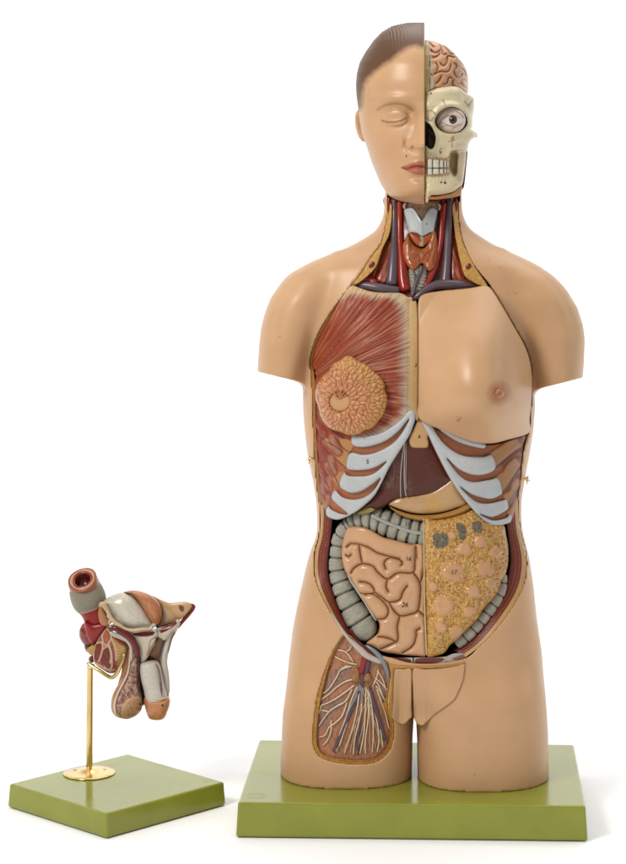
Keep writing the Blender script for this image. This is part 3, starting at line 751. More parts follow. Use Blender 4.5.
# ------------------------------------------------------------------ chest plate, left half: pectoral muscle
WHT = C(206, 212, 214)
PEC = VC([(408, 262), (440, 272), (480, 285), (520, 290), (575, 291), (605, 293)]) + [(408, 297), (413, 300), (414.5, 330), (414, 370), (413, 400), (412, 412)] + VE([(505, 318), (485, 330), (460, 355), (400, 400), (350, 425), (300, 445), (235, 452), (190, 430), (130, 400), (95, 370), (76, 330), (72, 290), (70, 240), (66, 180), (72, 165), (62, 140)]) + VC([(262, 605), (247, 585), (250, 555), (262, 500), (290, 440), (320, 385), (352, 330), (385, 280)])
FX, FY = 300., 385.
def pecang(x, y): return np.arctan2(y - FY, x - FX)
def pecf(x, y):
    a = pecang(x, y); r = np.hypot(x - FX, y - FY)
    return fbm(a * 95 + 40, r * .045, 1.3, 31, 3)
ridge_line = [(413, 302), (411, 320), (409, 350), (409, 380), (410, 408)]
def pecd(x, y, e):
    d = nb(x, y) + 1.5 - 2.4 * pecf(x, y) - 2.0 * gs(x, y, 350, 330, 40, 30)
    return d - .8 * sst(3, 0, x - 406)
def pecc(x, y, e):
    p = Paint(x, y, C(174, 82, 54)).mott(10, .10, 3)
    f = pecf(x, y)
    p.mask(sst(.50, .30, f) * .55, C(120, 40, 26))
    lg = sst(.58, .76, fbm(pecang(x, y) * 130, np.hypot(x - FX, y - FY) * .03, 1.2, 77))
    p.mask(lg * .6, C(222, 166, 132))
    # tendon streaks at the collar bone and breast bone
    jag = 7 * vnoise(pecang(x, y) * 110, 0 * x, 1, 5)
    top = y - np.interp(x, [340, 352, 370, 413], [296, 289, 291, 296])
    p.mask(sst(13, 4, top + jag * .9) * .9 * (.55 + .45 * (vnoise(pecang(x, y) * 150, 0 * x, 1, 6) > .4)), C(224, 202, 172))
    p.mask(sst(5, 2.5, top), C(222, 186, 138))
    rt_ = 411 - x + np.where(y > 400, (y - 400) * .12, 0) + np.where(y < 310, (y - 310) * .9, 0)
    tip = sst(20, 5, rt_ + jag)
    p.mask(tip * .85, C(205, 190, 170)); p.mask(sst(7, 2, rt_), C(222, 192, 150))
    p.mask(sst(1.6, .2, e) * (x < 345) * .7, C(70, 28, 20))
    bot = psdf(cr(VE([(190, 430), (235, 452), (300, 445), (350, 425), (400, 400), (460, 355), (505, 318), (600, 700), (0, 700)]), 3), x, y)
    p.mask(sst(-4 - 8, -1, -bot * -1 - 0) * 0, WHT)
    w = sst(11, 2, np.abs(bot) + jag * .6) * (x > 352)
    p.mask(w * .8, C(212, 196, 174))
    return p
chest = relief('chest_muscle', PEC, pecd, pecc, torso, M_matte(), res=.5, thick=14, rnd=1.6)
# seam rim of cut skin beside the plate
rimL = [(356, 281), (352, 284), (343, 296), (331, 312), (320, 330), (313, 348), (310, 362), (311.3, 378), (312.1, 396), (313.2, 425), (314.3, 452), (316.8, 483), (319.3, 503), (322.6, 503), (320.0, 483), (317.3, 452), (316, 425), (315.4, 396), (314.6, 378), (312.8, 364), (315.5, 350), (322.3, 331), (333, 314), (345, 298), (354, 287)]
relief('fat_layer', rimL, lambda x, y, e: nb(x, y) + 1.0, lambda x, y, e: Paint(x, y, C(178, 122, 66)).mott(1.8, .35, 2).mask((y < 370) * .45, C(110, 70, 40)), torso, M_rough(), res=.6, thick=16, rnd=.5)
rimR = [(529.4, 434), (528, 434), (523.6, 452), (520.8, 478), (517.6, 500), (518.9, 500), (522.2, 478), (525.2, 452)]
relief('fat_layer', rimR, lambda x, y, e: nb(x, y) + 1.0, lambda x, y, e: Paint(x, y, C(200, 140, 80)).mott(1.8, .2, 2), torso, M_rough(), res=.5, thick=12, rnd=.3)

# breast bone strip
STB = [(409.5, 300), (413, 301.5), (416.8, 303), (418.2, 330), (418.4, 370), (418.2, 405), (418.6, 420), (416.6, 421), (414.8, 414), (411.5, 411), (409.8, 400), (409.2, 370), (410.2, 345), (409, 325)]
sternum = relief('sternum', STB, lambda x, y, e: nb(x, y) - .4 - dome(e, 3, 1.0), lambda x, y, e: Paint(x, y, C(220, 180, 128)).mott(4, .06, 2).mask(sst(1.0, 0, e) * .5, C(190, 135, 80)), torso, M_matte(), res=.6, thick=12, rnd=.6)
XIP = VE([(512, 385), (522, 362), (532, 354), (545, 360), (560, 378), (585, 410), (572, 435), (576, 455), (572, 480), (545, 484), (505, 482), (492, 470), (488, 440)])
relief('sternum_tip', XIP, lambda x, y, e: nb(x, y) + 3.5 - dome(e, 4, 1.6), lambda x, y, e: Paint(x, y, C(222, 178, 124)).mott(5, .06, 2).mask(sst(1.2, 0, e) * .5, C(180, 125, 70)), torso, M_matte(), res=.6, thick=8, rnd=1)

# mammary gland: lobules
GO = VE([(205, 72), (235, 75), (262, 95), (300, 110), (330, 140), (360, 165), (380, 200), (378, 222), (390, 250), (388, 290), (375, 330), (350, 365), (325, 392), (290, 405), (260, 422), (215, 425), (180, 412), (140, 400), (110, 375), (90, 340), (82, 300), (70, 270), (68, 230), (80, 190), (100, 160), (125, 140), (150, 105), (180, 90)])
gcx, gcy = VE([(178, 275)])[0]
rs = np.random.default_rng(4)
seeds = []
for r in np.arange(11.5, 48, 5.6):
    n = int(2 * math.pi * r / 4.3)
    for k in range(n):
        a = 2 * math.pi * (k + rs.uniform(-.3, .3)) / n + r
        seeds.append((gcx + (r + rs.uniform(-1.6, 1.6)) * math.cos(a), gcy + (r + rs.uniform(-1.6, 1.6)) * math.sin(a), a))
for k in range(0): pass
def lobe(x, y):
    r = np.hypot(x - gcx, y - gcy); B1 = np.full(x.shape, 9e9); B2 = B1.copy(); ID = np.zeros(x.shape, int)
    wx = x + 2.6 * (fbm(x, y, 6, 3) - .5) * 2; wy = y + 2.6 * (fbm(x, y, 6, 9) - .5) * 2
    for i, (sx, sy, a) in enumerate(seeds):
        dx, dy = wx - sx, wy - sy; ca, sa = math.cos(a), math.sin(a)
        D = ((dx * ca + dy * sa) / 2.1) ** 2 + (-dx * sa + dy * ca) ** 2
        m = D < B1; B2 = np.where(m, B1, np.minimum(B2, D)); B1 = np.where(m, D, B1); ID = np.where(m, i, ID)
    return np.sqrt(B1), np.sqrt(B2), r, ID
_lc = {}
def lobec(x, y):
    k = (len(x), float(x.sum()))
    if k not in _lc: _lc[k] = lobe(x, y)
    return _lc[k]
def gld(x, y, e):
    a, b, r, _ = lobec(x, y); g = np.clip((b - a) / 2.2, 0, 1)
    return nb(x, y) - 2 - dome(e, 17, 9) - (1.6 * np.sqrt(g) + 2.8 * np.sqrt(np.clip(1 - (a / 3.6) ** 2, 0, 1))) * sst(8, 12, r) + 3.0 * sst(13, 9, r) * 1
def glc(x, y, e):
    a, b, r, ID = lobec(x, y)
    p = Paint(x, y, C(228, 158, 112)); rr = np.random.default_rng(1).uniform(.86, 1.1, len(seeds)); p.c = p.c * rr[ID][:, None]
    p.mask(sst(.9, .0, (b - a)) * .85, C(168, 104, 58))
    yel = sst(24, 36, r) * sst(-4, 4, (x - gcx)) * .65 + sst(4, 1, e) * .5 + (r < 16) * .2 + gs(x, y, 362, 380, 8, 20) * .3
    p.mask(yel * .6, C(222, 170, 92)); return p
gland = relief('mammary_gland', GO, gld, glc, torso, M_gloss(), res=.5, thick=16, rnd=2)
AR = [(gcx + 10.5 * math.cos(a), gcy + 9.8 * math.sin(a)) for a in np.linspace(0, 2 * math.pi, 25)[:-1]]
def arc(x, y, e):
    p = Paint(x, y, C(226, 176, 130))
    p.poly([(gcx - 2, gcy - 1), (gcx - 9, gcy - 8), (gcx, gcy - 14), (gcx + 8, gcy - 10)], C(205, 140, 98), 1.5, .8, smooth=False)
    p.mask(sst(1.4, 0, e) * .7, C(222, 172, 100)); return p
relief('areola', AR, lambda x, y, e: nb(x, y) - 10.5 - dome(e, 5, .8), arc, gland, M_skin(), res=.5, thick=6, rnd=.7)
for i, (tx, ty, r) in enumerate(((-4, -24, .9), (0, -26, 1.1), (4, -24, 1.0), (9, -21, 1.0), (-10, -18, .9), (14, -16, .8))):
    P_ = [(gcx - .5, gcy - 2), (gcx + tx * .35, gcy + ty * .35), (gcx + tx * .75 + (i % 2 - .5) * 3, gcy + ty * .7), (gcx + tx, gcy + ty)]
    tube('milk_duct', [(a, b, float(nb(a, b)) - 11.8 - .3 * (k > 0)) for k, (a, b) in enumerate(P_)], [.5, .9 * r, 1.4 * r, 1.2 * r], gland, M_gloss(), C(205, 132, 92))
b_ = VE([(167, 252)])[0]; cap('duct_opening', (b_[0], b_[1], float(nb(*b_)) - 12.4), 1.1, .4, 1, gland, C(120, 62, 45))

# skin-covered breast on the right
BRP = [(418.2, 303), (423, 294.5), (440, 291), (455, 289.5), (470, 288), (481, 286), (487, 286), (492.3, 290), (502, 305.3), (514.6, 327.3), (524.6, 345.2), (530.4, 362.5), (532.3, 380), (531.3, 402), (529.6, 420), (529.4, 432.5), (508, 439.8), (490, 443.6), (469.5, 441.2), (444, 431), (419.5, 419.3), (418.2, 400), (418.4, 370), (418.3, 330)]
def brsd(x, y, e):
    X = x - 486; Y = y - 393
    sx = 82 - 20 * sst(-45, 45, X); sy = 125 - 62 * sst(-60, 50, Y)
    r2 = (X / sx) ** 2 + (Y / sy) ** 2
    hgt = 66 * np.clip(1 - r2, 0, 1) ** 1.5
    ex = x - 499.7; ey = y - 393.2; rr = np.hypot(ex, ey)
    hgt = hgt + .9 * sst(12, 9.5, rr) + 4.6 * np.sqrt(np.clip(1 - (rr / 4.3) ** 2, 0, 1)) - .8 * np.exp(-((rr - 5) / 1.2) ** 2) + .5 * (vnoise(x, y, 1.7, 3) - .5) * (rr < 10)
    return nb(x, y) - 2.2 - hgt
def brsc(x, y, e):
    p = Paint(x, y, SK).mott(35, .03, 3)
    p.blob(499.7, 393.2, 12.5, C(208, 148, 106), .18, .85); p.blob(499.7, 393.2, 4.6, C(198, 128, 92), .35, .9); p.blob(500.6, 394.2, 1.6, C(165, 92, 62), .6, .6)
    p.mask((vnoise(x, y, 1.4, 9) > .72) * (np.hypot(x - 499.7, y - 393.2) < 10) * .25, C(190, 120, 85))
    p.line([(457, 421), (460, 419.5), (461, 417)], C(120, 75, 50), .2, .5, .7); p.line([(457, 416), (459, 421)], C(150, 95, 60), .2, .5, .5)
    p.mask(sst(.8, 0, e) * .6, C(150, 98, 60)); return p
_sm = lambda f: (lambda x, y, e: f(x, y, e))
breast = relief('breast', BRP, brsd, brsc, torso, M_skin(), res=.9, thick=lambda x, y, e: np.maximum(12, nb(x, y) + 9 - brsd(x, y, e)), rnd=1.4)

# ------------------------------------------------------------------ ribs
INT = C(192, 116, 78); TAN = C(206, 152, 98)
RIBL = VE([(66, 300), (90, 340), (130, 395), (190, 425), (235, 445), (300, 440), (380, 415), (450, 360), (490, 330), (505, 350), (490, 420), (430, 500), (365, 620), (270, 745), (170, 796), (125, 780), (102, 730), (92, 680), (84, 620), (78, 560), (74, 500), (72, 430), (68, 380)])
def ribcol(x, y, e, mirror=False):
    p = Paint(x, y, C(150, 62, 42)).mott(5, .12, 4)
    f = fbm(x * 1.6 - y * 1.1, (x + y * 1.2) * .12, 1.5, 12)
    p.mask(sst(.5, .7, f) * .3, C(205, 125, 95))
    return p
ribbed_L = [  # serratus slips and tan ribs, upper to lower
    (VE([(150, 425), (180, 440), (232, 445), (240, 475), (215, 510), (180, 490), (150, 460)]), TAN, .9),
    (VE([(100, 452), (140, 440), (190, 500), (225, 505), (205, 572), (185, 555), (150, 520), (118, 480)]), TAN, .95),
    (VE([(110, 560), (140, 545), (170, 590), (197, 592), (176, 652), (160, 640), (130, 600)]), TAN, .95),
    (VE([(98, 650), (118, 640), (140, 668), (160, 672), (140, 706), (125, 700), (105, 680)]), TAN, .95),
    (VE([(96, 720), (108, 712), (125, 735), (118, 768), (104, 755)]), TAN, .95)]
def rl_c(x, y, e):
    p = ribcol(x, y, e)
    p.poly(VE([(180, 440), (240, 474), (300, 480), (380, 455), (440, 410), (487, 350), (487, 365), (450, 425), (400, 475), (330, 510), (280, 518), (225, 510), (190, 480)]), INT, .6, 1)
    p.poly(VE([(130, 510), (207, 570), (250, 585), (310, 578), (385, 542), (350, 585), (310, 608), (260, 612), (215, 610), (170, 590)]), INT, .6, 1)
    p.poly(VE([(120, 590), (175, 648), (220, 683), (270, 678), (320, 648), (360, 615), (330, 675), (290, 705), (240, 716), (190, 704), (150, 680)]), INT, .6, 1)
    p.poly(VE([(110, 670), (138, 705), (170, 740), (216, 780), (180, 780), (130, 740)]), INT, .6, 1)
    for q, c, a in ribbed_L: p.poly(q, c, .7, a)
    hat = (np.sin((x * .8 + y * 1.5) * 2.1 + 2 * fbm(x, y, 4, 3)) > .35)
    p.mask(hat * (x > 352) * .45, C(226, 165, 125))
    for k, (a, b, c_) in enumerate((((75, 370), (170, 500), 1), ((80, 460), (150, 590), 1), ((90, 560), (130, 680), 1), ((92, 655), (118, 745), 1))):
        # red slips ending in pale tendon tips
        P_ = VE([a, ((a[0] + b[0]) / 2 + 14, (a[1] + b[1]) / 2 - 16), b]);
        p.line(P_, C(158, 66, 44), 4.2 - k * .5, 2.2, .85)
        t = VE([((a[0] + b[0]) / 2 + 20, (a[1] + b[1]) / 2 + 2), b]); p.line(t, C(204, 158, 130), 1.4 - k * .2, 3.2, .6)
    for l in ([(72, 400), (110, 450), (150, 470), (190, 500)], [(85, 490), (120, 540), (150, 600), (175, 650)], [(95, 590), (120, 640), (140, 700)], [(150, 430), (190, 480), (240, 515)], [(118, 480), (160, 530), (205, 573)]):
        p.line(VE(l), C(110, 48, 30), .2, .8, .8)
    f = fbm((x * 1.5 - y * 1.2) * 1.3, (x + y) * .1, 1.2, 14); p.mask(sst(.55, .75, f) * (x < 335) * .5, C(214, 150, 122))
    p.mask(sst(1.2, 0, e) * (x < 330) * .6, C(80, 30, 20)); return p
def rl_d(x, y, e):
    d = nb(x, y) + 3.2
    for k, (q, c, a) in enumerate(ribbed_L): d = d - 1.6 * sst(1.2, -1.2, psdf(cr(q, 2), x, y))
    for (a, b) in (((75, 370), (150, 480)), ((80, 460), (140, 570)), ((90, 560), (125, 660)), ((92, 655), (115, 735))):
        D = segdist(np.array(VE([a, b])), x, y); d = d - 2.4 * np.exp(-(D / 4) ** 2)
    return d + .4 * np.sin((x * .8 + y * 1.5) * 2.1) * (x > 352)
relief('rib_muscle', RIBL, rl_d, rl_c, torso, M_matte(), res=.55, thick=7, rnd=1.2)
CARL = VE([(232, 430), (300, 428), (380, 405), (450, 355), (478, 322), (500, 311), (517, 322), (518, 350), (505, 390), (488, 430), (440, 505), (400, 570), (365, 640), (330, 700), (270, 755), (230, 780), (180, 802), (150, 802), (122, 788), (116, 765), (127, 742), (140, 757), (180, 776), (213, 778), (172, 742), (141, 706), (158, 672), (190, 702), (240, 713), (290, 701), (332, 668), (360, 618), (320, 648), (270, 678), (220, 683), (177, 650), (197, 592), (215, 606), (260, 609), (310, 604), (350, 582), (387, 543), (350, 563), (310, 578), (250, 583), (208, 571), (224, 506), (280, 512), (330, 505), (400, 472), (450, 423), (488, 353), (440, 408), (380, 453), (300, 478), (240, 473)])
def carc(x, y, e):
    p = Paint(x, y, C(214, 217, 218)).mott(7, .05, 2)
    f = fbm(x * .25 + y * .1, y * 1.8 - x * .5, 1.1, 3); p.mask(sst(.55, .8, f) * .35, C(186, 194, 202)); p.mask(sst(.9, 0, e) * .35, C(150, 140, 130)); return p
def card(x, y, e): return nb(x, y) + .6 - dome(e, 4.5, 2.6)
relief('rib_cartilage', CARL, card, carc, torso, M_matte(), res=.5, thick=7, rnd=.8)

RIBR = VF2([(165, 80), (230, 118), (350, 165), (430, 175), (500, 160), (570, 138), (562, 180), (560, 240), (555, 290), (548, 350), (530, 420), (515, 470), (480, 488), (440, 488), (400, 460), (340, 400), (280, 320), (225, 220)])
slotsR = [VF2([(208, 100), (250, 128), (310, 165), (390, 188), (412, 186), (440, 170), (470, 180), (450, 215), (400, 222), (320, 215), (255, 170)]),
          VF2([(265, 232), (310, 262), (370, 285), (440, 262), (455, 255), (480, 262), (470, 300), (430, 312), (360, 320), (310, 290)]),
          VF2([(322, 345), (360, 365), (430, 382), (475, 370), (495, 360), (502, 378), (480, 392), (420, 404), (370, 392)]),
          VF2([(395, 448), (440, 455), (480, 447), (502, 430), (512, 440), (490, 462), (440, 468)])]
ribsR = [VF2([(430, 208), (470, 180), (520, 150), (556, 150), (556, 175), (520, 200), (480, 235), (452, 262), (442, 240)]),
         VF2([(455, 300), (480, 280), (500, 250), (530, 225), (550, 235), (545, 262), (520, 300), (495, 340), (478, 362), (470, 335)]),
         VF2([(482, 372), (505, 355), (520, 320), (545, 300), (545, 335), (525, 375), (505, 412), (495, 410)]),
         VF2([(498, 440), (512, 420), (528, 385), (540, 375), (535, 410), (520, 450), (510, 462)])]
def rr_c(x, y, e):
    p = Paint(x, y, C(150, 84, 58)).mott(5, .12, 4)
    for s in slotsR: p.poly(s, C(176, 108, 72), .8, 1)
    for s in ribsR: p.poly(s, C(192, 140, 92), .8, .95)
    for l in ([(505, 165), (553, 150)], [(515, 262), (548, 222)], [(525, 330), (546, 290)], [(528, 395), (540, 360)]):
        P_ = VF2(l); p.line(P_, C(186, 142, 116), 1.6, 4, .6); p.line([(P_[1][0] - 1, P_[1][1] + 1), (P_[1][0] + 1.5, P_[1][1] + 4)], C(128, 60, 45), 1.5, 3, .7)
    for l in ([(450, 265), (490, 235), (530, 205), (556, 190)], [(478, 365), (500, 335), (530, 290), (550, 262)], [(500, 412), (520, 380), (545, 340)]):
        p.line(VF2(l), C(82, 40, 26), .4, 1.2, .85)
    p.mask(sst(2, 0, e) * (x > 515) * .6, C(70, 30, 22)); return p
def rr_d(x, y, e):
    d = nb(x, y) + 3.4
    for q in ribsR: d = d - 2.0 * sst(1.4, -1.4, psdf(cr(q, 2), x, y))
    return d - .4 * fbm(x, y, 3, 2)
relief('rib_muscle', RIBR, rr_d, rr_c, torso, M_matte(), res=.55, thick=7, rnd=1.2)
CARR = VF2([(160, 76), (190, 82), (250, 106), (300, 128), (360, 155), (412, 172), (412, 186), (390, 188), (310, 166), (250, 130), (206, 99), (250, 168), (320, 215), (400, 222), (435, 214), (453, 258), (430, 285), (370, 294), (310, 272), (262, 228), (310, 292), (360, 320), (430, 312), (462, 306), (478, 358), (470, 372), (430, 387), (360, 370), (316, 340), (370, 393), (420, 405), (480, 392), (495, 388), (502, 415), (495, 432), (440, 458), (392, 446), (440, 470), (490, 462), (508, 446), (515, 460), (510, 478), (480, 488), (440, 489), (395, 462), (340, 402), (280, 318), (225, 215), (190, 140)])
relief('rib_cartilage', CARR, card, carc, torso, M_matte(), res=.5, thick=7, rnd=.8)

# deep side walls of the cut
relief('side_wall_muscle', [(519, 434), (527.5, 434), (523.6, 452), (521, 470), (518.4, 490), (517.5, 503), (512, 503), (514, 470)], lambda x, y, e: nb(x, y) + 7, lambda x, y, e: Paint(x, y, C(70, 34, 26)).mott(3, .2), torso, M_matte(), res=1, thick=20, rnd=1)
# ------------------------------------------------------------------ belly organs
def at(off): return lambda x, y, e: nb(x, y) + off
# liver
LIV = VQ([(150, -20), (260, -40), (380, -30), (395, 20), (430, 90), (495, 205), (480, 222), (440, 250), (380, 285), (320, 298), (240, 307), (180, 318), (150, 335), (110, 358), (60, 372), (0, 385), (-20, 370), (20, 320), (70, 260), (110, 180)])
def livc(x, y, e):
    p = Paint(x, y, C(102, 58, 32)).mott(9, .14, 2)
    f = vnoise(x * 1.0, y * .35, 1.0, 4)
    m = gs(x, y, 393, 474, 8, 11)
    p.mask(m * (f > .45) * .32, C(150, 130, 120)); p.mask(gs(x, y, 409, 488, 3, 8) * (vnoise(x, y, .9, 8) > .45) * .35, C(150, 125, 115))  # pale gloss patches beside the ligament, sheen painted into the liver colour
    p.mask(gs(x, y, 386, 484, 6, 4) * (vnoise(x, y, .8, 18) > .4) * .35, C(170, 150, 140))
    return p
liver = relief('liver', LIV, lambda x, y, e: nb(x, y) + 11 - dome(e, 16, 7) + .3 * fbm(x, y, 3, 7), livc, torso, M_liver(), res=.7, thick=14, rnd=2)
for l, r in (([(405, 440), (403, 452), (401, 470), (400.5, 485), (400.8, 498)], .55), ([(404.5, 440), (404.6, 455), (404.4, 475), (405.0, 488), (406.4, 497)], .6), ([(406, 442), (406.2, 460), (405.8, 478), (406.5, 490)], .35)):
    tube('ligament', [(a, b, float(nb(a, b)) + 3.4 + max(0, (b - 490) * .25)) for a, b in l], r, liver, M_gloss(), C(190, 178, 170), seg=8)
relief('gallbladder', VQ([(-10, 372), (30, 352), (60, 350), (80, 362), (60, 378), (10, 390), (-10, 388)]), lambda x, y, e: nb(x, y) + 7 - dome(e, 3, 2), lambda x, y, e: Paint(x, y, C(160, 148, 84)).mott(4, .1), torso, M_gloss(), res=.6, thick=6, rnd=1)
# stomach
STM = VQ([(150, 330), (200, 300), (300, 285), (380, 262), (440, 225), (495, 190), (530, 260), (560, 330), (500, 358), (420, 380), (330, 388), (260, 380), (200, 362), (160, 345)])
def stc(x, y, e):
    p = Paint(x, y, C(220, 178, 128)).mott(8, .07, 2)
    p.poly(VQ([(330, 360), (370, 310), (420, 320), (440, 360), (390, 380)]), C(222, 178, 90), 5, .7)
    p.mask((fbm(x * .5 + y * .8, y - x * .6, 3, 8) > .58) * .2, C(214, 150, 110)); p.mask(sst(1.2, 0, e) * .6, C(120, 75, 35)); return p
relief('stomach', STM, lambda x, y, e: nb(x, y) + 11 - dome(e, 12, 6), stc, torso, M_gloss(), res=.7, thick=10, rnd=1.4)
GC = VQ([(150, 345), (200, 366), (260, 384), (330, 391), (420, 383), (500, 360), (562, 332), (590, 352), (540, 385), (460, 410), (400, 420), (330, 424), (270, 414), (210, 394), (165, 362)])
relief('stomach_border', GC, lambda x, y, e: nb(x, y) + 9 - dome(e, 3.6, 3.2), lambda x, y, e: Paint(x, y, C(206, 152, 76)).mott(4, .1).mask((np.abs(e - 1.6) < .5) * .35, C(120, 78, 35)).mask(sst(.9, 0, e) * .8, C(80, 48, 24)), torso, M_gloss(), res=.5, thick=8, rnd=.9)
tube('brass_pin', [(423.8, 519.3, float(nb(424, 519)) + 5), (423.8, 519.3, float(nb(424, 519)) - 1)], 1.5, torso, M_brass(), seg=12, smooth=False)

# large intestine
GRY = C(180, 176, 160)
def colon(name, pts, rad, seams, parent, off, col=GRY):
    P = np.array(pts, float)
    L = np.concatenate([[0], np.cumsum(np.hypot(*np.diff(P, axis=0).T))]); tot = L[-1]
    sm = np.array(seams) * tot
    rt2 = np.interp(np.linspace(0, 1, len(P)), np.linspace(0, 1, len(rad)), rad)
    def rf(s, th):
        d = np.min(np.abs(s[..., None] - sm * (s.max() / tot)), axis=-1); return 1 - .2 * np.exp(-(d / 1.3) ** 2) + .012 * np.sin(th * 9 + s)
    def cf(s, th):
        d = np.min(np.abs(s[:, None] - sm[None] * (s.max() / tot)), axis=1)
        c = np.tile(col, (len(s), 1)) * (.82 + .4 * vnoise(s * 1.6, th * 2, 1.0, 4)[:, None]) * (.92 + .16 * vnoise(s * .2, th * 6, 1.0, 7)[:, None])
        w = np.exp(-(d / .7) ** 2)[:, None] * .9
        c = c * (1 - w) + C(40, 34, 28) * w; w = np.exp(-((th - 2.2) / .9) ** 2)[:, None] * .0; c = c
        return c
    dep = [float(nb(a, b)) + off for a, b in pts]
    return tube(name, [(a, b, d) for (a, b), d in zip(pts, dep)], list(rt2), parent, M_matte(), step=.7, seg=40, cfun=cf, rfun=rf)
TCX = [(427, 533), (412, 530.5), (398, 526.5), (384, 522), (370, 518.5), (356, 520), (348, 525)]
tc = colon('transverse_colon', TCX, [15, 15, 14.5, 13.5, 12, 10, 7.5], [0.0, .1, .21, .33, .45, .56, .66, .76, .86, .94], torso, 20)
tube('colon_band', [(a, b, float(nb(a, b)) + 5.6) for a, b in [(371, 515), (384, 521.5), (398, 527), (411, 531.5), (424, 533.5)]], 1.7, tc, M_gloss(), C(190, 188, 178), flat=1)
ACX = [(352, 523), (345, 530), (340, 540), (338, 553), (337.5, 567), (340, 580), (345, 593), (351, 606), (358, 618), (363, 626), (366.5, 632), (369, 636.5), (370.5, 639)]
ac = colon('ascending_colon', ACX, [7.5, 8, 8, 8, 8.5, 9.5, 10.6, 11.6, 13.2, 13.4, 12, 8.5, 3], [.04, .14, .23, .32, .42, .51, .60, .71, .84], torso, 17.5)
tube('colon_band', [(a, b, float(nb(a, b)) + 12.2) for a, b in [(344, 563), (349.5, 578), (357, 590), (365, 602), (371.5, 613), (376.5, 621)]], [.8, 1.1, 1.2, 1.2, 1.2, .8], ac, M_gloss(), C(205, 200, 188))
DCX = [(504, 574), (502.5, 586), (498, 597), (491, 608), (483.5, 618), (475, 628), (466, 637), (456, 645)]
dc = colon('descending_colon', DCX, [3, 4.4, 5.4, 5.6, 5.4, 5.6, 5.4, 4.6], [.1, .25, .38, .5, .62, .74, .87], torso, 11)

# small intestine
SIO = VG([(236, 130), (300, 130), (348, 148), (400, 178), (460, 193), (530, 212), (598, 226), (600, 400), (606, 600), (610, 742), (560, 750), (480, 742), (400, 730), (350, 706), (318, 688), (350, 660), (372, 640), (380, 600), (365, 566), (320, 505), (280, 436), (240, 372), (212, 330), (200, 250), (212, 170)])
SS = [VG(l) for l in ([(225, 225), (245, 210), (285, 213), (330, 228), (370, 253), (420, 268), (478, 283)], [(285, 213), (290, 260), (300, 306)], [(245, 350), (262, 325), (300, 306), (350, 318), (375, 348), (420, 379), (470, 350), (542, 348), (552, 300), (556, 222)],
      [(412, 330), (405, 300), (430, 278), (470, 284), (492, 300), (486, 312)], [(245, 378), (252, 412), (285, 445), (330, 450), (358, 442), (345, 412), (318, 396), (288, 392)], [(358, 442), (395, 468), (428, 490), (478, 478), (495, 440), (515, 412)],
      [(420, 379), (414, 415), (424, 440)], [(428, 490), (445, 522), (480, 555), (530, 548), (566, 530), (577, 470), (577, 400), (545, 350)], [(312, 455), (352, 452), (402, 490), (425, 530), (410, 565), (372, 572)],
      [(480, 555), (468, 610), (470, 670), (440, 690), (388, 715)], [(372, 572), (380, 600), (376, 640)], [(566, 530), (606, 562)], [(490, 735), (540, 700), (558, 655), (558, 628), (575, 616)], [(376, 655), (420, 662), (466, 682)], [(222, 265), (236, 272), (245, 262)], [(577, 400), (600, 330)], [(556, 222), (560, 280)])]
def sdist(x, y):
    D = np.full(x.shape, 99.)
    for l in SS: D = np.minimum(D, segdist(cr(l, 1.2, False), x, y))
    return D
def sid(x, y, e):
    g = np.minimum(sdist(x, y), e + .6)
    return nb(x, y) + 11 - dome(g, 6.5, 6.2) + .35 * (fbm(x, y, 5, 3) - .5)
def sic(x, y, e):
    g = sdist(x, y)
    p = Paint(x, y, C(232, 182, 138)).mott(11, .06, 6)
    p.mask(np.exp(-(g / .55) ** 2) * .9, C(140, 84, 54)); p.mask(np.exp(-(g / 1.6) ** 2) * .2, C(175, 110, 75)); return p
si = relief('small_intestine', SIO, sid, sic, torso, M_gloss(), res=.55, thick=14, rnd=1.8)
tube('peritoneum_edge', [(a, b, float(nb(a, b)) + 3) for a, b in [(423.7, 521), (424.2, 560), (424.6, 600), (426, 640), (426.8, 655)]], .75, torso, M_gloss(), C(228, 205, 165), seg=8)

# fatty apron
OM = VH([(66, 95), (120, 96), (180, 88), (250, 68), (300, 48), (340, 70), (400, 100), (450, 118), (462, 170), (472, 225), (472, 300), (458, 360), (440, 385), (425, 440), (395, 478), (350, 528), (318, 578), (270, 625), (225, 672), (190, 700), (168, 732), (130, 748), (82, 750), (80, 650), (74, 480), (68, 300)])
BUL = [(VH([q])[0], r) for q, r in (((205, 345), 10.5), ((165, 508), 10.5), ((362, 330), 8), ((308, 440), 6.5), ((342, 200), 6), ((262, 235), 7), ((222, 640), 7), ((410, 250), 6), ((150, 610), 6), ((285, 540), 6), ((110, 420), 5), ((200, 170), 4), ((390, 400), 5))]
GP = [VH([(112, 165), (150, 160), (182, 168), (184, 212), (160, 228), (120, 226)]), VH([(222, 115), (248, 112), (272, 140), (265, 188), (240, 190), (228, 150)]), VH([(300, 110), (340, 104), (350, 140), (330, 162), (305, 150)])]
def om_f(x, y): return fbm(x, y, 3.2, 41, 4)
def bulw(x, y):
    w = np.zeros(x.shape)
    for (q, r) in BUL: w = np.maximum(w, sst(r * 1.3, r * .6, np.hypot(x - q[0], (y - q[1]) * 1.1) + 3 * (vnoise(x, y, 4, 6) - .5)))
    return w
def omd(x, y, e):
    w = bulw(x, y); d = nb(x, y) + 9 - dome(e, 16, 9) - 2.6 * fbm(x, y, 9, 61, 2) - 3.8 * w
    wo = np.abs(2 * fbm(x, y, 3.4, 51, 3) - 1)
    return d - (1 - w) * (1.2 * sst(.0, .3, wo) + .9 * vnoise(x, y, 1.3, 5))
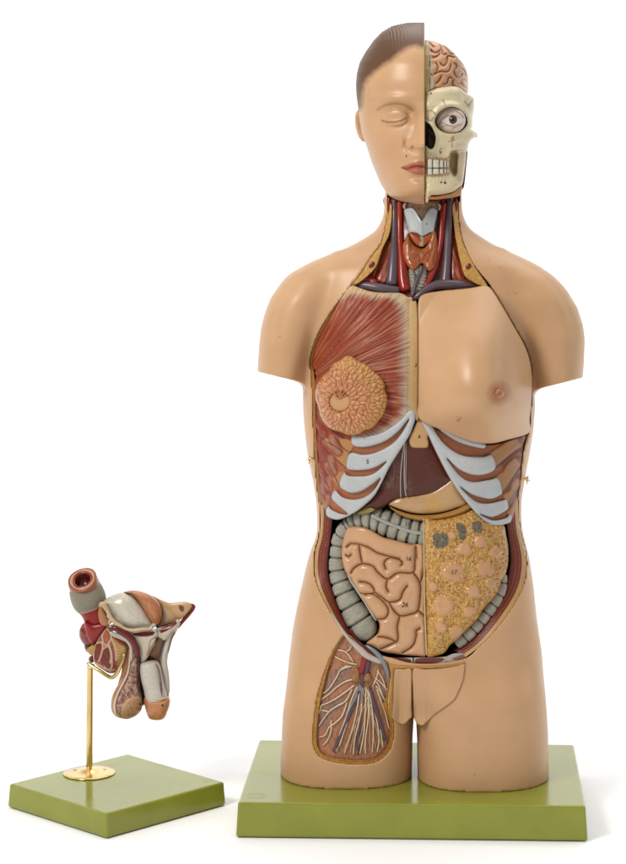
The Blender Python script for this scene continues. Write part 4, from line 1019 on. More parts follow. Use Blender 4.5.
def omc(x, y, e):
    w = bulw(x, y)
    p = Paint(x, y, C(228, 174, 92)).mott(7, .12, 3)
    wo = np.abs(2 * fbm(x, y, 3.4, 51, 3) - 1)
    p.mask(sst(.12, .0, wo) * (1 - w) * .4, C(168, 102, 56))
    p.mask((vnoise(x, y, 1.2, 9) > .66) * (1 - w) * .7, C(246, 212, 146))
    p.mask((vnoise(x, y, 1.5, 19) > .76) * (1 - w) * .6, C(180, 100, 62))
    p.mask(sst(.1, .8, w) * .85, C(232, 178, 136)); p.mask(w * (vnoise(x, y, 1.1, 7) > .72) * .4, C(228, 180, 130))
    for g in GP: p.poly(g, C(128, 124, 110), .8, .9); 
    st = np.sin(x * 3.3 + .3 * y) > .2
    gm = np.zeros(len(x))
    for g in GP: gm = np.maximum(gm, 1 - sst(-.5, .5, psdf(cr(g, 2), x, y)))
    p.mask(gm * st * .4, C(84, 82, 74))
    p.mask(sst(470, 500, x) * .25, C(160, 96, 60)); return p
relief('fatty_apron', OM, omd, omc, torso, M_gloss(), res=.5, thick=14, rnd=2)

# ------------------------------------------------------------------ cut belly wall
def wallrel(name, outer, inner, d0, d1, layers, res=.55):
    O = cr(outer, 1.5, False); I = cr(inner, 1.5, False)
    poly = np.concatenate([O, I[::-1]])
    def fr(x, y): a = segdist(O, x, y); b = segdist(I, x, y); return a / (a + b + 1e-6)
    def df(x, y, e): t = fr(x, y); return nb(x, y) + d0 + (d1 - d0) * t
    def cf(x, y, e):
        t = fr(x, y); p = Paint(x, y, layers[0][1])
        for a, c in layers: p.mask(sst(a - .03, a + .03, t), c)
        p.mott(2.5, .12, 4)
        _, _, _, s = segdist(O, x, y, want=True)
        for q, w_ in ((.42, .035), (.62, .03)):
            p.mask(sst(w_, 0, np.abs(t - q)) * (np.sin(s * 2.4 + q * 9) > -.1) * .75, C(212, 160, 112))
        p.mask(sst(.03, 0, np.abs(t - .22)) * .6, C(222, 190, 150))
        return p
    return relief(name, poly, df, cf, torso, M_matte(), res=res, thick=22, rnd=.3, smooth=False)
DK = C(134, 62, 38)
OL = [(319.5, 500), (320.6, 520), (319.2, 537), (315.6, 550), (314.6, 562), (315.3, 577), (320, 592), (329.2, 610), (339.8, 627), (350.2, 640), (361, 652.5)]
IL = [(334, 512), (332.5, 521), (331, 537), (329, 552), (328, 566), (329.5, 580), (334, 594), (339, 608), (347, 624), (357, 638), (370, 649)]
wallrel('belly_wall', OL, IL, 1.0, 12, [(0, C(216, 166, 100)), (.17, C(204, 160, 118)), (.24, DK), (.85, C(100, 44, 28)), (.95, C(60, 26, 22))])
OR = [(517.9, 498), (519.4, 527), (523.2, 544), (525.7, 556), (526, 571), (522, 589), (510, 611), (493, 633), (479, 647), (466, 657)]
IR = [(506, 512), (507, 527), (510, 552), (509.6, 567), (504, 588), (493, 606), (481, 625), (470, 638), (452, 650)]
wallrel('belly_wall', OR, IR, 1.0, 12, [(0, C(216, 166, 104)), (.2, C(214, 176, 130)), (.27, DK), (.85, C(98, 44, 28)), (.95, C(56, 26, 22))])
# pubic cut strip
PS = VJ([(20, 30), (60, 55), (110, 78), (160, 90), (270, 92), (400, 90), (450, 85), (490, 70), (545, 72), (552, 85), (548, 116), (500, 124), (400, 134), (280, 136), (200, 134), (150, 128), (160, 160), (150, 190), (130, 150), (100, 110), (50, 70)])
def psc(x, y, e):
    p = Paint(x, y, C(206, 196, 186)).mott(4, .1, 2)
    p.poly(VJ([(130, 90), (170, 88), (225, 92), (265, 102), (270, 115), (262, 126), (215, 126), (170, 116)]), C(124, 56, 38), .5, 1)
    p.poly(VJ([(290, 100), (330, 93), (400, 92), (440, 97), (430, 110), (390, 122), (330, 128), (295, 126), (284, 112)]), C(124, 56, 38), .5, 1)
    p.poly(VJ([(480, 98), (520, 80), (548, 76), (550, 100), (510, 108)]), C(132, 60, 48), 1, .8)
    p.mask((np.abs(x - 413.2) < .8) * 1., C(60, 42, 34)); p.mask((vnoise(x, y, 1.2, 5) > .7) * (x > 445) * .6, C(120, 110, 104))
    return p
relief('groin_section', PS, at(3.2), psc, torso, M_gloss(), res=.5, thick=10, rnd=.6)
relief('fat_layer', VJ([(154, 128), (200, 134), (280, 136), (400, 134), (500, 124), (548, 114), (548, 120), (500, 134), (400, 146), (280, 150), (190, 150), (176, 160), (172, 260), (172, 380), (168, 410), (150, 380), (158, 260), (160, 180)]), at(-1.3), lambda x, y, e: Paint(x, y, C(210, 158, 84)).mott(2, .2, 2), torso, M_rough(), res=.5, thick=8, rnd=.4)
PL = VJ([(188, 150), (230, 152), (268, 153), (270, 260), (270, 345), (272, 400), (258, 414), (235, 438), (212, 440), (185, 425), (168, 405), (172, 330), (174, 230), (178, 165)])
PR = VJ([(277, 152), (340, 152), (420, 147), (500, 134), (545, 122), (546, 150), (538, 210), (510, 280), (490, 315), (440, 355), (385, 395), (350, 430), (325, 448), (300, 440), (285, 415), (279, 380), (276, 260)])
def pbase(x, y):
    t = np.clip((x - 398) / 33, 0, 1); m = sst(18, 10, np.abs(x - 414.5))
    return (nb(398 + 0 * x, y) * (1 - t) + nb(431 + 0 * x, y) * t) * m + nb(x, y) * (1 - m) - .8
for q in (PL, PR):
    relief('groin_plate', q, lambda x, y, e: pbase(x, y) - 1.3, lambda x, y, e: Paint(x, y, SK).mott(25, .03, 2).mask(sst(.9, 0, e) * .6, C(150, 95, 60)).mask(gs(x, y, 413, 712, 3, 10) * .5, C(150, 80, 58)), torso, M_skin(), res=.7, thick=16, rnd=1.2, smooth=True)  # dark rim is the seam; brown in the cleft is painted shading

# ------------------------------------------------------------------ opened groin and thigh window
def winc(x, y, e):
    p = Paint(x, y, C(202, 138, 104)).mott(7, .14, 3)
    for q, s in ((VI([(150, 280), (250, 235), (262, 290), (200, 350), (120, 400)]), 2), (VI([(100, 440), (180, 400), (240, 400), (200, 480), (90, 580)]), 3), (VI([(400, 320), (450, 330), (460, 400), (430, 400)]), 2)):
        p.poly(q, C(150, 130, 126), s, .6)
    p.poly(VI([(230, 450), (350, 400), (440, 480), (430, 640), (300, 720), (190, 680)]), C(186, 120, 84), 4, .6)
    f = fbm((x + y * .2) * 1.2, y * .2, 1.4, 6); p.mask(sst(.55, .7, f) * .3, C(205, 160, 128))
    p.mask(sst(.5, .3, fbm((x - y * .3), (y + x) * .3, 1.6, 9)) * .35, C(112, 84, 76)); return p
WINI = cr(WIN, 2); WINI = WINI[::3]
thigh = relief('thigh_window', WIN, lambda x, y, e: nb(x, y) + 5.2 - .7 * fbm(x, y, 2, 3), winc, torso, M_matte(), res=.6, thick=4, rnd=.0)
def rimc(x, y, e): return Paint(x, y, C(196, 138, 66)).mott(1.6, .3, 2).mask((vnoise(x, y, 1.2, 3) > .7) * .4, C(228, 186, 110))
cw = cr(WIN, 2); c0 = cw.mean(0)
from math import hypot
nrm = np.roll(cw, -1, 0) - np.roll(cw, 1, 0); nrm = np.stack([nrm[:, 1], -nrm[:, 0]], 1); nrm /= np.linalg.norm(nrm, axis=1)[:, None]
if psdf(cw, (cw + nrm)[:, 0], (cw + nrm)[:, 1]).mean() > 0: nrm = -nrm
lowm = sst(0, 1, (cw[:, 1] - 640) / 60) * np.where((cw[:, 0] > 378) & (cw[:, 1] < 700), .3, 1)
inn = cw + nrm * (1.0 + 2.8 * lowm)[:, None]
relief('fat_layer', cw[::2], lambda x, y, e: nb(x, y) + .8 + e * .45, rimc, thigh, M_rough(), res=.5, thick=4, rnd=.5, holes=(inn[::2],))
NV = C(246, 222, 186)
def thr(l, r, name='nerve', col=NV, off=3.6, seg=7):
    P_ = VI(l); tube(name, [(a, b, float(nb(a, b)) + off) for a, b in P_], r, thigh, M_gloss(), col, seg=seg, step=1.0)
for l in ([(330, 325), (290, 420), (250, 510), (212, 600), (176, 690)],): thr(l, [1.2, 1.5, 1.8, 1.8, 1.7], 'leg_vein', C(108, 88, 100), 4.2, 10)
thr([(326, 400), (318, 480), (306, 580), (300, 706)], [1.1, 1.2, 1.3, 1.2], 'leg_vein', C(108, 88, 100), 4.2, 10)
thr([(365, 345), (385, 430), (415, 530), (446, 628)], [1.6, 2.0, 2.1, 1.8], 'leg_vein', C(104, 78, 90), 3.6, 10)
thr([(312, 335), (322, 380), (318, 440)], [1.2, 1.1, .7], 'leg_vein', C(150, 160, 160), 3.2, 10)
thr([(310, 340), (280, 420), (252, 480), (238, 520)], [.8, .8, .7, .5], 'leg_vein', C(160, 170, 172), 2.8, 8)
for l in ([(195, 155), (235, 165), (262, 192), (278, 222)], [(180, 190), (222, 210), (258, 224), (300, 232)], [(250, 236), (212, 260), (190, 300), (152, 358), (117, 385)], [(270, 240), (235, 250), (212, 262)],
          [(285, 308), (240, 320), (192, 350), (150, 388), (108, 415)], [(285, 338), (255, 362), (200, 402), (150, 430), (104, 448)], [(272, 360), (240, 420), (192, 450), (152, 478), (122, 518), (97, 555)],
          [(245, 430), (220, 498), (182, 538), (152, 560), (132, 600), (98, 612)], [(162, 520), (162, 580), (142, 630), (116, 655)], [(300, 345), (268, 420), (236, 520), (206, 600), (186, 688)], [(312, 350), (300, 450), (276, 560), (230, 700)],
          [(325, 350), (318, 480), (286, 620), (278, 706)], [(345, 350), (340, 480), (332, 600), (312, 700)], [(355, 360), (357, 500), (342, 620), (342, 700)], [(362, 370), (380, 500), (382, 600), (376, 694)], [(370, 380), (400, 520), (412, 620), (402, 690)],
          [(383, 400), (410, 520), (424, 600), (432, 668)], [(390, 300), (430, 335), (466, 382)], [(395, 340), (422, 380), (450, 430)], [(410, 255), (400, 300), (382, 340)], [(402, 262), (428, 300), (442, 340), (452, 372)], [(400, 360), (440, 470), (465, 570)],
          [(112, 445), (98, 488)], [(150, 478), (110, 470)], [(240, 165), (262, 150), (268, 130)], [(385, 320), (405, 330), (430, 390)], [(300, 380), (250, 520), (205, 660)]):
    n_ = len(l); thr(l, [.85 - .2 * i / n_ for i in range(n_)] if l[0][0] < 340 else [.78 - .12 * i / n_ for i in range(n_)])
rs2 = np.random.default_rng(11)
for k in range(8):
    a0 = (rs2.uniform(310, 385), rs2.uniform(335, 360)); t_ = k / 7
    e0 = (190 + 245 * t_ + rs2.uniform(-6, 6), 690 + 12 * math.sin(t_ * 3.1) - 30 * t_ * t_)
    thr([a0, (a0[0] * .55 + e0[0] * .45 + rs2.uniform(-5, 5), a0[1] * .55 + e0[1] * .45), (a0[0] * .2 + e0[0] * .8 + rs2.uniform(-4, 4), a0[1] * .2 + e0[1] * .8), e0], .42, col=C(226, 190, 150), seg=6)
tube('leg_artery', [(a, b, float(nb(a, b)) + o) for (a, b), o in zip(VI([(342, 185), (332, 225), (318, 285)]), (3, 2.6, 3.4))], [3.1, 3.0, 2.6], thigh, M_gloss(), C(168, 48, 44), seg=16)
tube('leg_vein', [(a, b, float(nb(a, b)) + o) for (a, b), o in zip(VI([(358, 200), (350, 250), (338, 300), (320, 340)]), (4, 3.4, 3.4, 4))], [2.8, 2.5, 1.9, 1.2], thigh, M_gloss(), C(104, 84, 98), seg=16)
for q, r in (((292, 290), (4.0, 8.0)), ((353, 302), (4.0, 5.2))):
    b_ = VI([q])[0]; ellipsoid('lymph_node', (b_[0], b_[1], float(nb(*b_)) + 3.2), (r[0], r[1], 3.2), thigh, M_gloss(), rot=.15, nu=28, nv=18, cfun=lambda x, y: Paint(x, y, C(182, 126, 82)).mott(2, .2, 3), disp=lambda a, b, c: .06 * np.sin(7 * a + 5 * c))
# ligament and sheaths across the groin
tube('groin_ligament', [(a, b, float(nb(a, b)) + o) for (a, b), o in zip([(331, 613), (345, 634), (352, 642)] + VI([(318, 158), (350, 186), (405, 212), (440, 222)]), (2, 1.2, .6, .2, 0, .6, 2))], [1.0, 1.5, 2.2, 3.2, 3.2, 2.6, 1.4], torso, M_gloss(), C(214, 204, 190), seg=16)
tube('groin_muscle', [(a, b, float(nb(a, b)) + o) for (a, b), o in zip([(350, 628), (356, 640)] + VI([(330, 140), (370, 172), (420, 205)]), (7, 5, 3, 1.6, 2))], [1.6, 2, 2.2, 2.2, 1.4], torso, M_gloss(), C(112, 50, 40), seg=14)
tube('spermatic_cord' if False else 'round_ligament', [(a, b, float(nb(a, b)) + o) for (a, b), o in zip(VI([(338, 132), (390, 165), (430, 210), (455, 270), (462, 330)]), (5, 2, .8, .6, 1.6))], [1.6, 2.2, 2.4, 2.0, 1.0], torso, M_gloss(), C(150, 156, 158), seg=14)

# ------------------------------------------------------------------ brass hooks
for (hx_, hy_, sgn) in ((309.5, 458.6, -1), (527, 479, 1)):
    dd = float(nb(hx_ + (-sgn) * 3, hy_)) - 2
    hk = tube('hook', [(hx_ - sgn * 7.5, hy_ - .6, dd + 3), (hx_ - sgn * 2, hy_ - .4, dd - 1.5), (hx_ + sgn * 2.4, hy_ + .6, dd - 1)], .75, torso, M_brass(), seg=10, smooth=False)
    tube('hook_eye', [(hx_ + sgn * (1 + 2.4 * math.cos(a)), hy_ + 2.4 * math.sin(a), dd + .8 * math.cos(a)) for a in np.linspace(0, 5.6, 12)], .65, hk, M_brass(), seg=10)
    tube('hook_pin', [(hx_ + sgn * .6, hy_ - 3.6, dd), (hx_ + sgn * .8, hy_, dd - 1), (hx_ + sgn * .2, hy_ + 5.6, dd - .3)], [.6, .8, 1.0], hk, M_brass(), seg=10)
    ellipsoid('screw_head', (hx_ - sgn * 6.6, hy_ - .5, dd + 1.6), (1.5, 1.5, 1), hk, M_brass(), nu=14, nv=8)

# ------------------------------------------------------------------ printed numbers
def number(txt, x, y, size, parent, off=-.5, col=None, rot=0):
    cu = bpy.data.curves.new('n', 'FONT'); cu.body = txt; cu.size = size * S * 1.35; cu.extrude = .00006; cu.align_x = 'CENTER'; cu.align_y = 'CENTER'; cu.resolution_u = 3
    cu.shear = .25
    to = bpy.data.objects.new('n', cu); COL.objects.link(to); bpy.context.view_layer.update()
    me = bpy.data.meshes.new_from_object(to.evaluated_get(bpy.context.evaluated_depsgraph_get()))
    bpy.data.objects.remove(to)
    if parent.type == 'MESH':
        pv = np.empty(len(parent.data.vertices) * 3, np.float32); parent.data.vertices.foreach_get('co', pv); pv = pv.reshape(-1, 3)
        k = (FOC + pv[:, 1] / S) / FOC; px = pv[:, 0] / S / k + CX; py = CY + (HC - pv[:, 2] / S) / k
        m = np.hypot(px - x, py - y) < size * .6 + .6; m = m if m.any() else np.hypot(px - x, py - y) < 3
        d = pv[m, 1].min() / S - .25
    else: d = float(nb(x, y)) + off
    me.transform(Matrix.Translation(Vector(world(x, y, d))) @ Matrix.Rotation(math.radians(rot), 4, 'Y') @ Matrix.Rotation(math.pi / 2, 4, 'X'))
    me.materials.clear(); me.materials.append(painted('ink', .5, 0, 0, attr=False, color=tuple(C(45, 28, 20)), var=.05))
    link(bpy.data.objects.new('number', me), parent)
number('16', 408, 559, 4.4, si); number('26', 404.5, 605, 4.8, si); number('15', 407.3, 524, 4.0, tc); number('4', 407.3, 531.5, 3.4, tc); number('8', 406, 539, 3.6, tc)
number('17', 453.5, 572.5, 4.6, [o for o in torso.children if o.name.startswith('fatty')][0])
number('5', 367, 462, 4.4, [o for o in torso.children if o.name.startswith('rib_cartilage')][0], rot=-10)
number('1', gcx + .3, gcy + 2.5, 4, gland); number('3', 415.3, 365.5, 3.4, sternum); number('6', 419, 436.6, 3.6, [o for o in torso.children if o.name == 'sternum_tip'][0])
# ------------------------------------------------------------------ small organ model on its own stand
pel = thing('organ_model', 'small cutaway organ model held on a brass rod above the small square green base', 'anatomical model')
HT2 = 615.1
c2 = [unproj(9.2, 783.7, HT2), unproj(106.6, 813.8, HT2), unproj(224.3, 781.8, HT2), unproj(127.7, 753.6, HT2)]
pb = slab('base', c2, HC - HT2, HC - HT2 - .3, 1.6, pel, M_green())
mark(208, 780.5, HT2, 6, 5, pb)
# flange and rod
FXc, FDc = unproj(89.2, 773.5, HT2); z0 = HC - HT2
def lathe(name, cx, cd, prof, parent, mat, seg=56):
    vs = []; fs = []
    for r, z in prof:
        for k in range(seg):
            a = 2 * math.pi * k / seg; vs.append(((cx + r * math.cos(a)) * S, (cd + r * math.sin(a)) * S, z * S))
    for i in range(len(prof) - 1):
        for k in range(seg): fs.append((i * seg + k, i * seg + (k + 1) % seg, (i + 1) * seg + (k + 1) % seg, (i + 1) * seg + k))
    fs.append(tuple(range(seg))[::-1]); fs.append(tuple((len(prof) - 1) * seg + k for k in range(seg)))
    return mesh_obj(name, vs, fs, parent, mat)
lathe('flange', FXc, FDc, [(26, z0 + .3), (26.2, z0 + .9), (25.6, z0 + 1.5), (20, z0 + 1.7), (15, z0 + 1.9), (11, z0 + 2.6), (8, z0 + 4.2), (6, z0 + 5.2), (3.6, z0 + 5.6)], pel, M_brass())
for k in range(3):
    a = .6 + k * 2.1; lathe('screw', FXc + 17 * math.cos(a), FDc + 17 * math.sin(a), [(2, z0 + 1.7), (1.9, z0 + 2.2), (1, z0 + 2.6)], pel, M_brass(), 16)
def wpt(X, d, z): k = (FOC + d) / FOC; return (CX + X / k, CY + (HC - z) / k, d)
tube('rod', [wpt(FXc + 0, FDc, z0 + 4), wpt(FXc + .6, FDc - 1, z0 + 60), wpt(FXc + 1.3, FDc - 2, z0 + 112)], [3.4, 3.3, 3.2], pel, M_brass(), seg=24, smooth=False)
D0 = 18.0
def flat(pts, d): return [(p[0], p[1], d) for p in pts]
PK = C(204, 140, 100); CRM = C(222, 200, 172); RD = C(160, 58, 44); DR = C(112, 44, 36); OCH = C(214, 162, 108); GW = C(206, 200, 188)
# rectum: swept tube with an open cut end
def rect_c(s, th):
    c = np.tile(C(158, 150, 130), (len(s), 1)) * (.85 + .3 * fbm(s, th * 4, 1.2, 4)[:, None])
    s = s + 7.5; red = s > 29.5; n = (.8 + .4 * vnoise(th * 22, s * .1, 1, 3))[:, None]
    c = np.where(red[:, None], C(168, 56, 46)[None] * n, c)
    w = np.exp(-((s - 29.5) / .7) ** 2)[:, None] * .8; c = c * (1 - w) + C(214, 200, 176) * w
    w = np.exp(-((s - 6) / .7) ** 2)[:, None] * .5; c = c * (1 - w) + C(90, 82, 70) * w
    w = np.exp(-((s - 1) / 1.2) ** 2)[:, None] * .8; c = c * (1 - w) + C(210, 150, 120) * w
    return c
rp = [(84.3, 586.5, 8.5), (86.5, 593, 9), (90, 602, 10), (93.5, 611, 11), (96, 620, 12), (98, 630, 13)]
rectum = tube('rectum', rp, [15.6, 17.2, 17.0, 13, 11.5, 11], pel, M_matte(), cfun=rect_c, step=.8, seg=48, caps=False)
def ring(name, r0, r1, dz, col, off, parent):
    c = Vector(world(82.8, 580.6, 2)); ax = (Vector(world(82.8, 579.5, 8)) - Vector(world(84.2, 586, 8.6))).normalized()
    ax = (ax + Vector((0, -.8, 0))).normalized()
    u = ax.orthogonal().normalized(); v = ax.cross(u)
    vs = []; fs = []; seg = 56
    prof = [(r0 + .8, off - 8), (r0, off), (r0 * .97 + r1 * .03, off + dz), ((r0 + r1) / 2, off + dz * 1.15), (r1 * .97 + r0 * .03, off + dz), (r1, off - 1.5), (r1 * .98, off - 9), (.2, off - 10)]
    cols = []
    for i, (r, z) in enumerate(prof):
        for k in range(seg):
            a = 2 * math.pi * k / seg; rr_ = r * (1 + .03 * math.sin(3 * a + i))
            vs.append(tuple(c + (u * math.cos(a) + v * math.sin(a)) * rr_ * S + ax * z * S)); cols.append(C(146, 140, 122) if i == 0 else col if i < 6 else (C(120, 42, 36) if i < 7 else C(70, 24, 22)))
    for i in range(len(prof) - 1):
        for k in range(seg): fs.append((i * seg + k, i * seg + (k + 1) % seg, (i + 1) * seg + (k + 1) % seg, (i + 1) * seg + k))
    fs.append(tuple((len(prof) - 1) * seg + k for k in range(seg)))
    return mesh_obj(name, vs, fs, parent, M_gloss(), np.array(cols))
ring('cut_rim', 14.6, 12.2, 1.5, C(168, 100, 72), .2, rectum)
ring('cut_rim', 12.6, 10.2, 1.4, C(222, 160, 128), .6, rectum)
ring('cut_rim', 10.6, 8.0, 1.0, C(140, 66, 48), .9, rectum)
# deep red muscle bulge below
ellipsoid('muscle', (91.5, 634, 14), (12.5, 14, 12), pel, M_gloss(), rot=-.2, cfun=lambda x, y: Paint(x, y, C(142, 46, 34)).mott(4, .2, 3).mask((fbm((x - y) * 1.2, (x + y) * .2, 1.3, 5) > .58) * .35, C(205, 130, 90)).line(VK([(255, 470), (280, 520), (310, 555)]), C(216, 160, 90), .25, .6))
relief('muscle', VK([(248, 445), (300, 458), (375, 452), (410, 470), (370, 540), (320, 600), (290, 600), (262, 540)]), lambda x, y, e: D0 - 16 - dome(e, 8, 5), lambda x, y, e: Paint(x, y, C(162, 42, 34)).mott(4, .15, 3).line(VK([(250, 455), (300, 465), (372, 458)]), C(110, 26, 22), .3, .6), pel, M_gloss(), res=.5, thick=14, rnd=1)
ellipsoid('muscle', (88.5, 647, 14), (4.4, 6.5, 8), pel, M_gloss(), rot=-.3, col=C(92, 34, 30), nu=24, nv=14)
ellipsoid('muscle', (91.5, 659.5, 14), (3.2, 3.6, 6), pel, M_gloss(), col=C(120, 66, 54), nu=24, nv=14)
relief('fat_pad', VK([(268, 640), (310, 605), (335, 600), (330, 690), (300, 690), (272, 665)]), lambda x, y, e: D0 - 13 - dome(e, 5, 3), lambda x, y, e: Paint(x, y, C(214, 168, 92)).mott(2, .12), pel, M_matte(), res=.5, thick=14, rnd=1)
# cut pelvic muscle face
CF = VK([(425, 470), (395, 500), (362, 545), (340, 580), (322, 620), (312, 670), (312, 720), (330, 755), (370, 785), (420, 815), (460, 815), (490, 790), (520, 730), (548, 670), (558, 620), (535, 580), (500, 555), (460, 520), (440, 490)])
def cfc(x, y, e):
    p = Paint(x, y, C(168, 92, 68)).mott(3, .15, 3)
    p.poly(VK([(330, 600), (358, 590), (372, 640), (350, 720), (322, 720), (312, 660)]), C(138, 58, 44), 1, .9)
    p.poly(VK([(380, 640), (410, 615), (440, 640), (460, 700), (465, 780), (430, 790), (390, 760), (362, 730), (362, 690)]), C(132, 56, 40), .8, .95)
    p.poly(VK([(405, 510), (420, 540), (425, 585), (408, 600), (390, 575), (388, 530)]), C(196, 112, 74), .7, 1)
    p.poly(VK([(450, 560), (500, 600), (550, 640), (520, 730), (490, 770), (478, 700), (460, 630)]), C(206, 160, 100), .8, .9)
    for l in ([(395, 500), (375, 545), (385, 600), (405, 612), (425, 596), (440, 560), (430, 520), (412, 500)], [(340, 600), (365, 590), (380, 625), (365, 690), (350, 730)], [(385, 640), (415, 620), (440, 660), (445, 720), (440, 780), (400, 790), (360, 760), (330, 745)], [(440, 560), (470, 640), (475, 720)], [(425, 610), (440, 690), (432, 740)], [(390, 770), (430, 800), (460, 790)]):
        p.line(VK(l), C(228, 204, 176), .3, .9, .85)
    for i in range(6): p.line(VK([(462 + i * 3, 600 + i * 22), (500 + i * 4, 610 + i * 20), (535 - i * 4, 640 + i * 18)]), C(226, 190, 120), .25, .5, .8)
    p.mask(sst(1.2, .2, e) * .8, C(226, 208, 186)); return p
relief('muscle_section', CF, lambda x, y, e: D0 - 20 - dome(e, 10, 3) + .6 * fbm(x, y, 2, 2), cfc, pel, M_gloss(), res=.4, thick=26, rnd=1.2)
# bladder
BL = VL([(-2, 150), (10, 130), (38, 105), (80, 82), (130, 70), (165, 82), (200, 104), (240, 152), (275, 208), (298, 250), (280, 278), (240, 288), (190, 292), (130, 275), (90, 245), (60, 205), (40, 160)])
def blc(x, y, e):
    p = Paint(x, y, C(232, 224, 206)).mott(6, .08, 2)
    f = fbm((x * .8 + y * .9) * .3, (x * .9 - y * .6) * 2, 1.3, 6); p.mask(sst(.5, .7, f) * .35, C(170, 162, 146))
    f = fbm((x * .8 - y * .2) * 2, (y + x * .2) * .3, 1.4, 9); p.mask(sst(.58, .75, f) * .3, C(232, 228, 216)); p.mask(gs(x, y, 104, 596, 8, 6) * .3, C(205, 160, 120)); return p
relief('bladder', BL, lambda x, y, e: D0 - 17 - dome(e, 22, 15), blc, pel, M_gloss(), res=.5, thick=lambda x, y, e: np.full(len(x), 26.) + dome(e, 22, 15), rnd=2)
BM = VL([(130, 72), (160, 62), (200, 58), (255, 70), (300, 92), (340, 130), (356, 175), (352, 230), (335, 258), (305, 262), (285, 238), (250, 180), (205, 110), (170, 84)])
relief('bladder_muscle', BM, lambda x, y, e: D0 - 16 - dome(e, 16, 12), lambda x, y, e: Paint(x, y, C(214, 146, 104)).mott(4, .12, 2).mask(sst(.52, .7, fbm((x - y * .7) * 1.5, (x + y) * .2, 1.3, 7)) * .4, C(160, 92, 62)), pel, M_gloss(), res=.5, thick=lambda x, y, e: np.full(len(x), 24.) + dome(e, 16, 12), rnd=1.5)
# peritoneal sheet on the right
PT = VL([(300, 90), (350, 112), (400, 130), (440, 128), (490, 124), (520, 134), (530, 155), (505, 190), (475, 220), (440, 240), (390, 262), (345, 285), (320, 268), (345, 240), (355, 180), (335, 125)])
relief('peritoneal_sheet', PT, lambda x, y, e: D0 - 8 + (x - 155) * -.1 - dome(e, 8, 3), lambda x, y, e: Paint(x, y, C(222, 182, 134)).mott(6, .1, 2).line(VL([(365, 150), (380, 200), (380, 245)]), C(226, 212, 190), 1.0, 1.0, .9).poly(VL([(455, 145), (480, 150), (485, 175), (470, 185), (455, 165)]), C(112, 58, 62), .6, .9).line(VL([(330, 130), (400, 170), (440, 220)]), C(196, 150, 104), .6, 2, .5), pel, M_gloss(), res=.5, thick=12, rnd=1)
relief('muscle', VL([(500, 134), (520, 132), (546, 142), (549, 165), (520, 205), (480, 250), (452, 280), (448, 258), (480, 215), (510, 180), (520, 155)]), lambda x, y, e: D0 - 9 - dome(e, 4, 2), lambda x, y, e: Paint(x, y, C(136, 46, 38)).mott(3, .15).mask(sst(.9, .1, e) * .7, C(216, 180, 150)), pel, M_gloss(), res=.4, thick=10, rnd=.7)
# pubic bone front: white sheet with cut bone marrow
WB = VL([(50, 262), (80, 255), (120, 262), (165, 285), (190, 295), (250, 292), (310, 282), (345, 272), (400, 258), (445, 225), (462, 240), (450, 275), (420, 300), (395, 330), (370, 350), (330, 330), (318, 370), (300, 400), (280, 440), (258, 470), (238, 480), (228, 440), (215, 370), (180, 318), (120, 290), (70, 285)])
def wbc(x, y, e):
    p = Paint(x, y, C(230, 218, 198)).mott(4, .1, 2)
    for q in ([(185, 308), (240, 298), (300, 290), (316, 300), (306, 318), (270, 326), (225, 326), (196, 318)], [(340, 282), (385, 262), (438, 232), (444, 252), (420, 272), (380, 296), (350, 308)]):
        p.poly(VL(q), C(128, 50, 38), .5, 1, smooth=False)
    for l in ([(330, 290), (330, 330), (300, 380), (270, 430)], [(322, 330), (290, 350), (280, 420)], [(120, 270), (180, 300), (215, 360)]): p.line(VL(l), C(110, 100, 92), .25, .7, .7)
    p.mask(gs(x, y, 150, 652, 5, 6) * .5, C(205, 160, 110)); p.mask(sst(1, 0, e) * .5, C(180, 170, 156)); return p
relief('pubic_bone', WB, lambda x, y, e: D0 - 22 - dome(e, 7, 4), wbc, pel, M_gloss(), res=.4, thick=20, rnd=1.2)
tube('bone_edge', flat(VL([(40, 175), (62, 215), (85, 245), (115, 262), (150, 282), (195, 290), (235, 284), (290, 280), (312, 262)]), D0 - 30), [1.6, 1.8, 2.2, 2.0, 1.6, 1.8, 1.7, 1.4, 1.6], pel, M_gloss(), C(224, 200, 158), seg=14)
ellipsoid('urachus', VL([(308, 262)])[0] + (D0 - 31,), (2.6, 2.2, 2.6), pel, M_gloss(), col=C(200, 196, 186), nu=20, nv=12)
tube('bladder_flap', flat(VL([(-5, 155), (8, 140), (25, 150), (48, 185), (62, 225), (50, 255)]), D0 - 26), [2.2, 2.8, 2.6, 2.4, 2.2, 1.8], pel, M_gloss(), C(222, 190, 150), seg=14)
relief('bladder_flap', VL([(-8, 150), (8, 145), (30, 190), (55, 235), (50, 262), (10, 270), (-8, 230), (-14, 190)]), lambda x, y, e: D0 - 18 - dome(e, 4, 2), lambda x, y, e: Paint(x, y, C(206, 142, 96)).mott(3, .12), pel, M_gloss(), res=.5, thick=14, rnd=1)
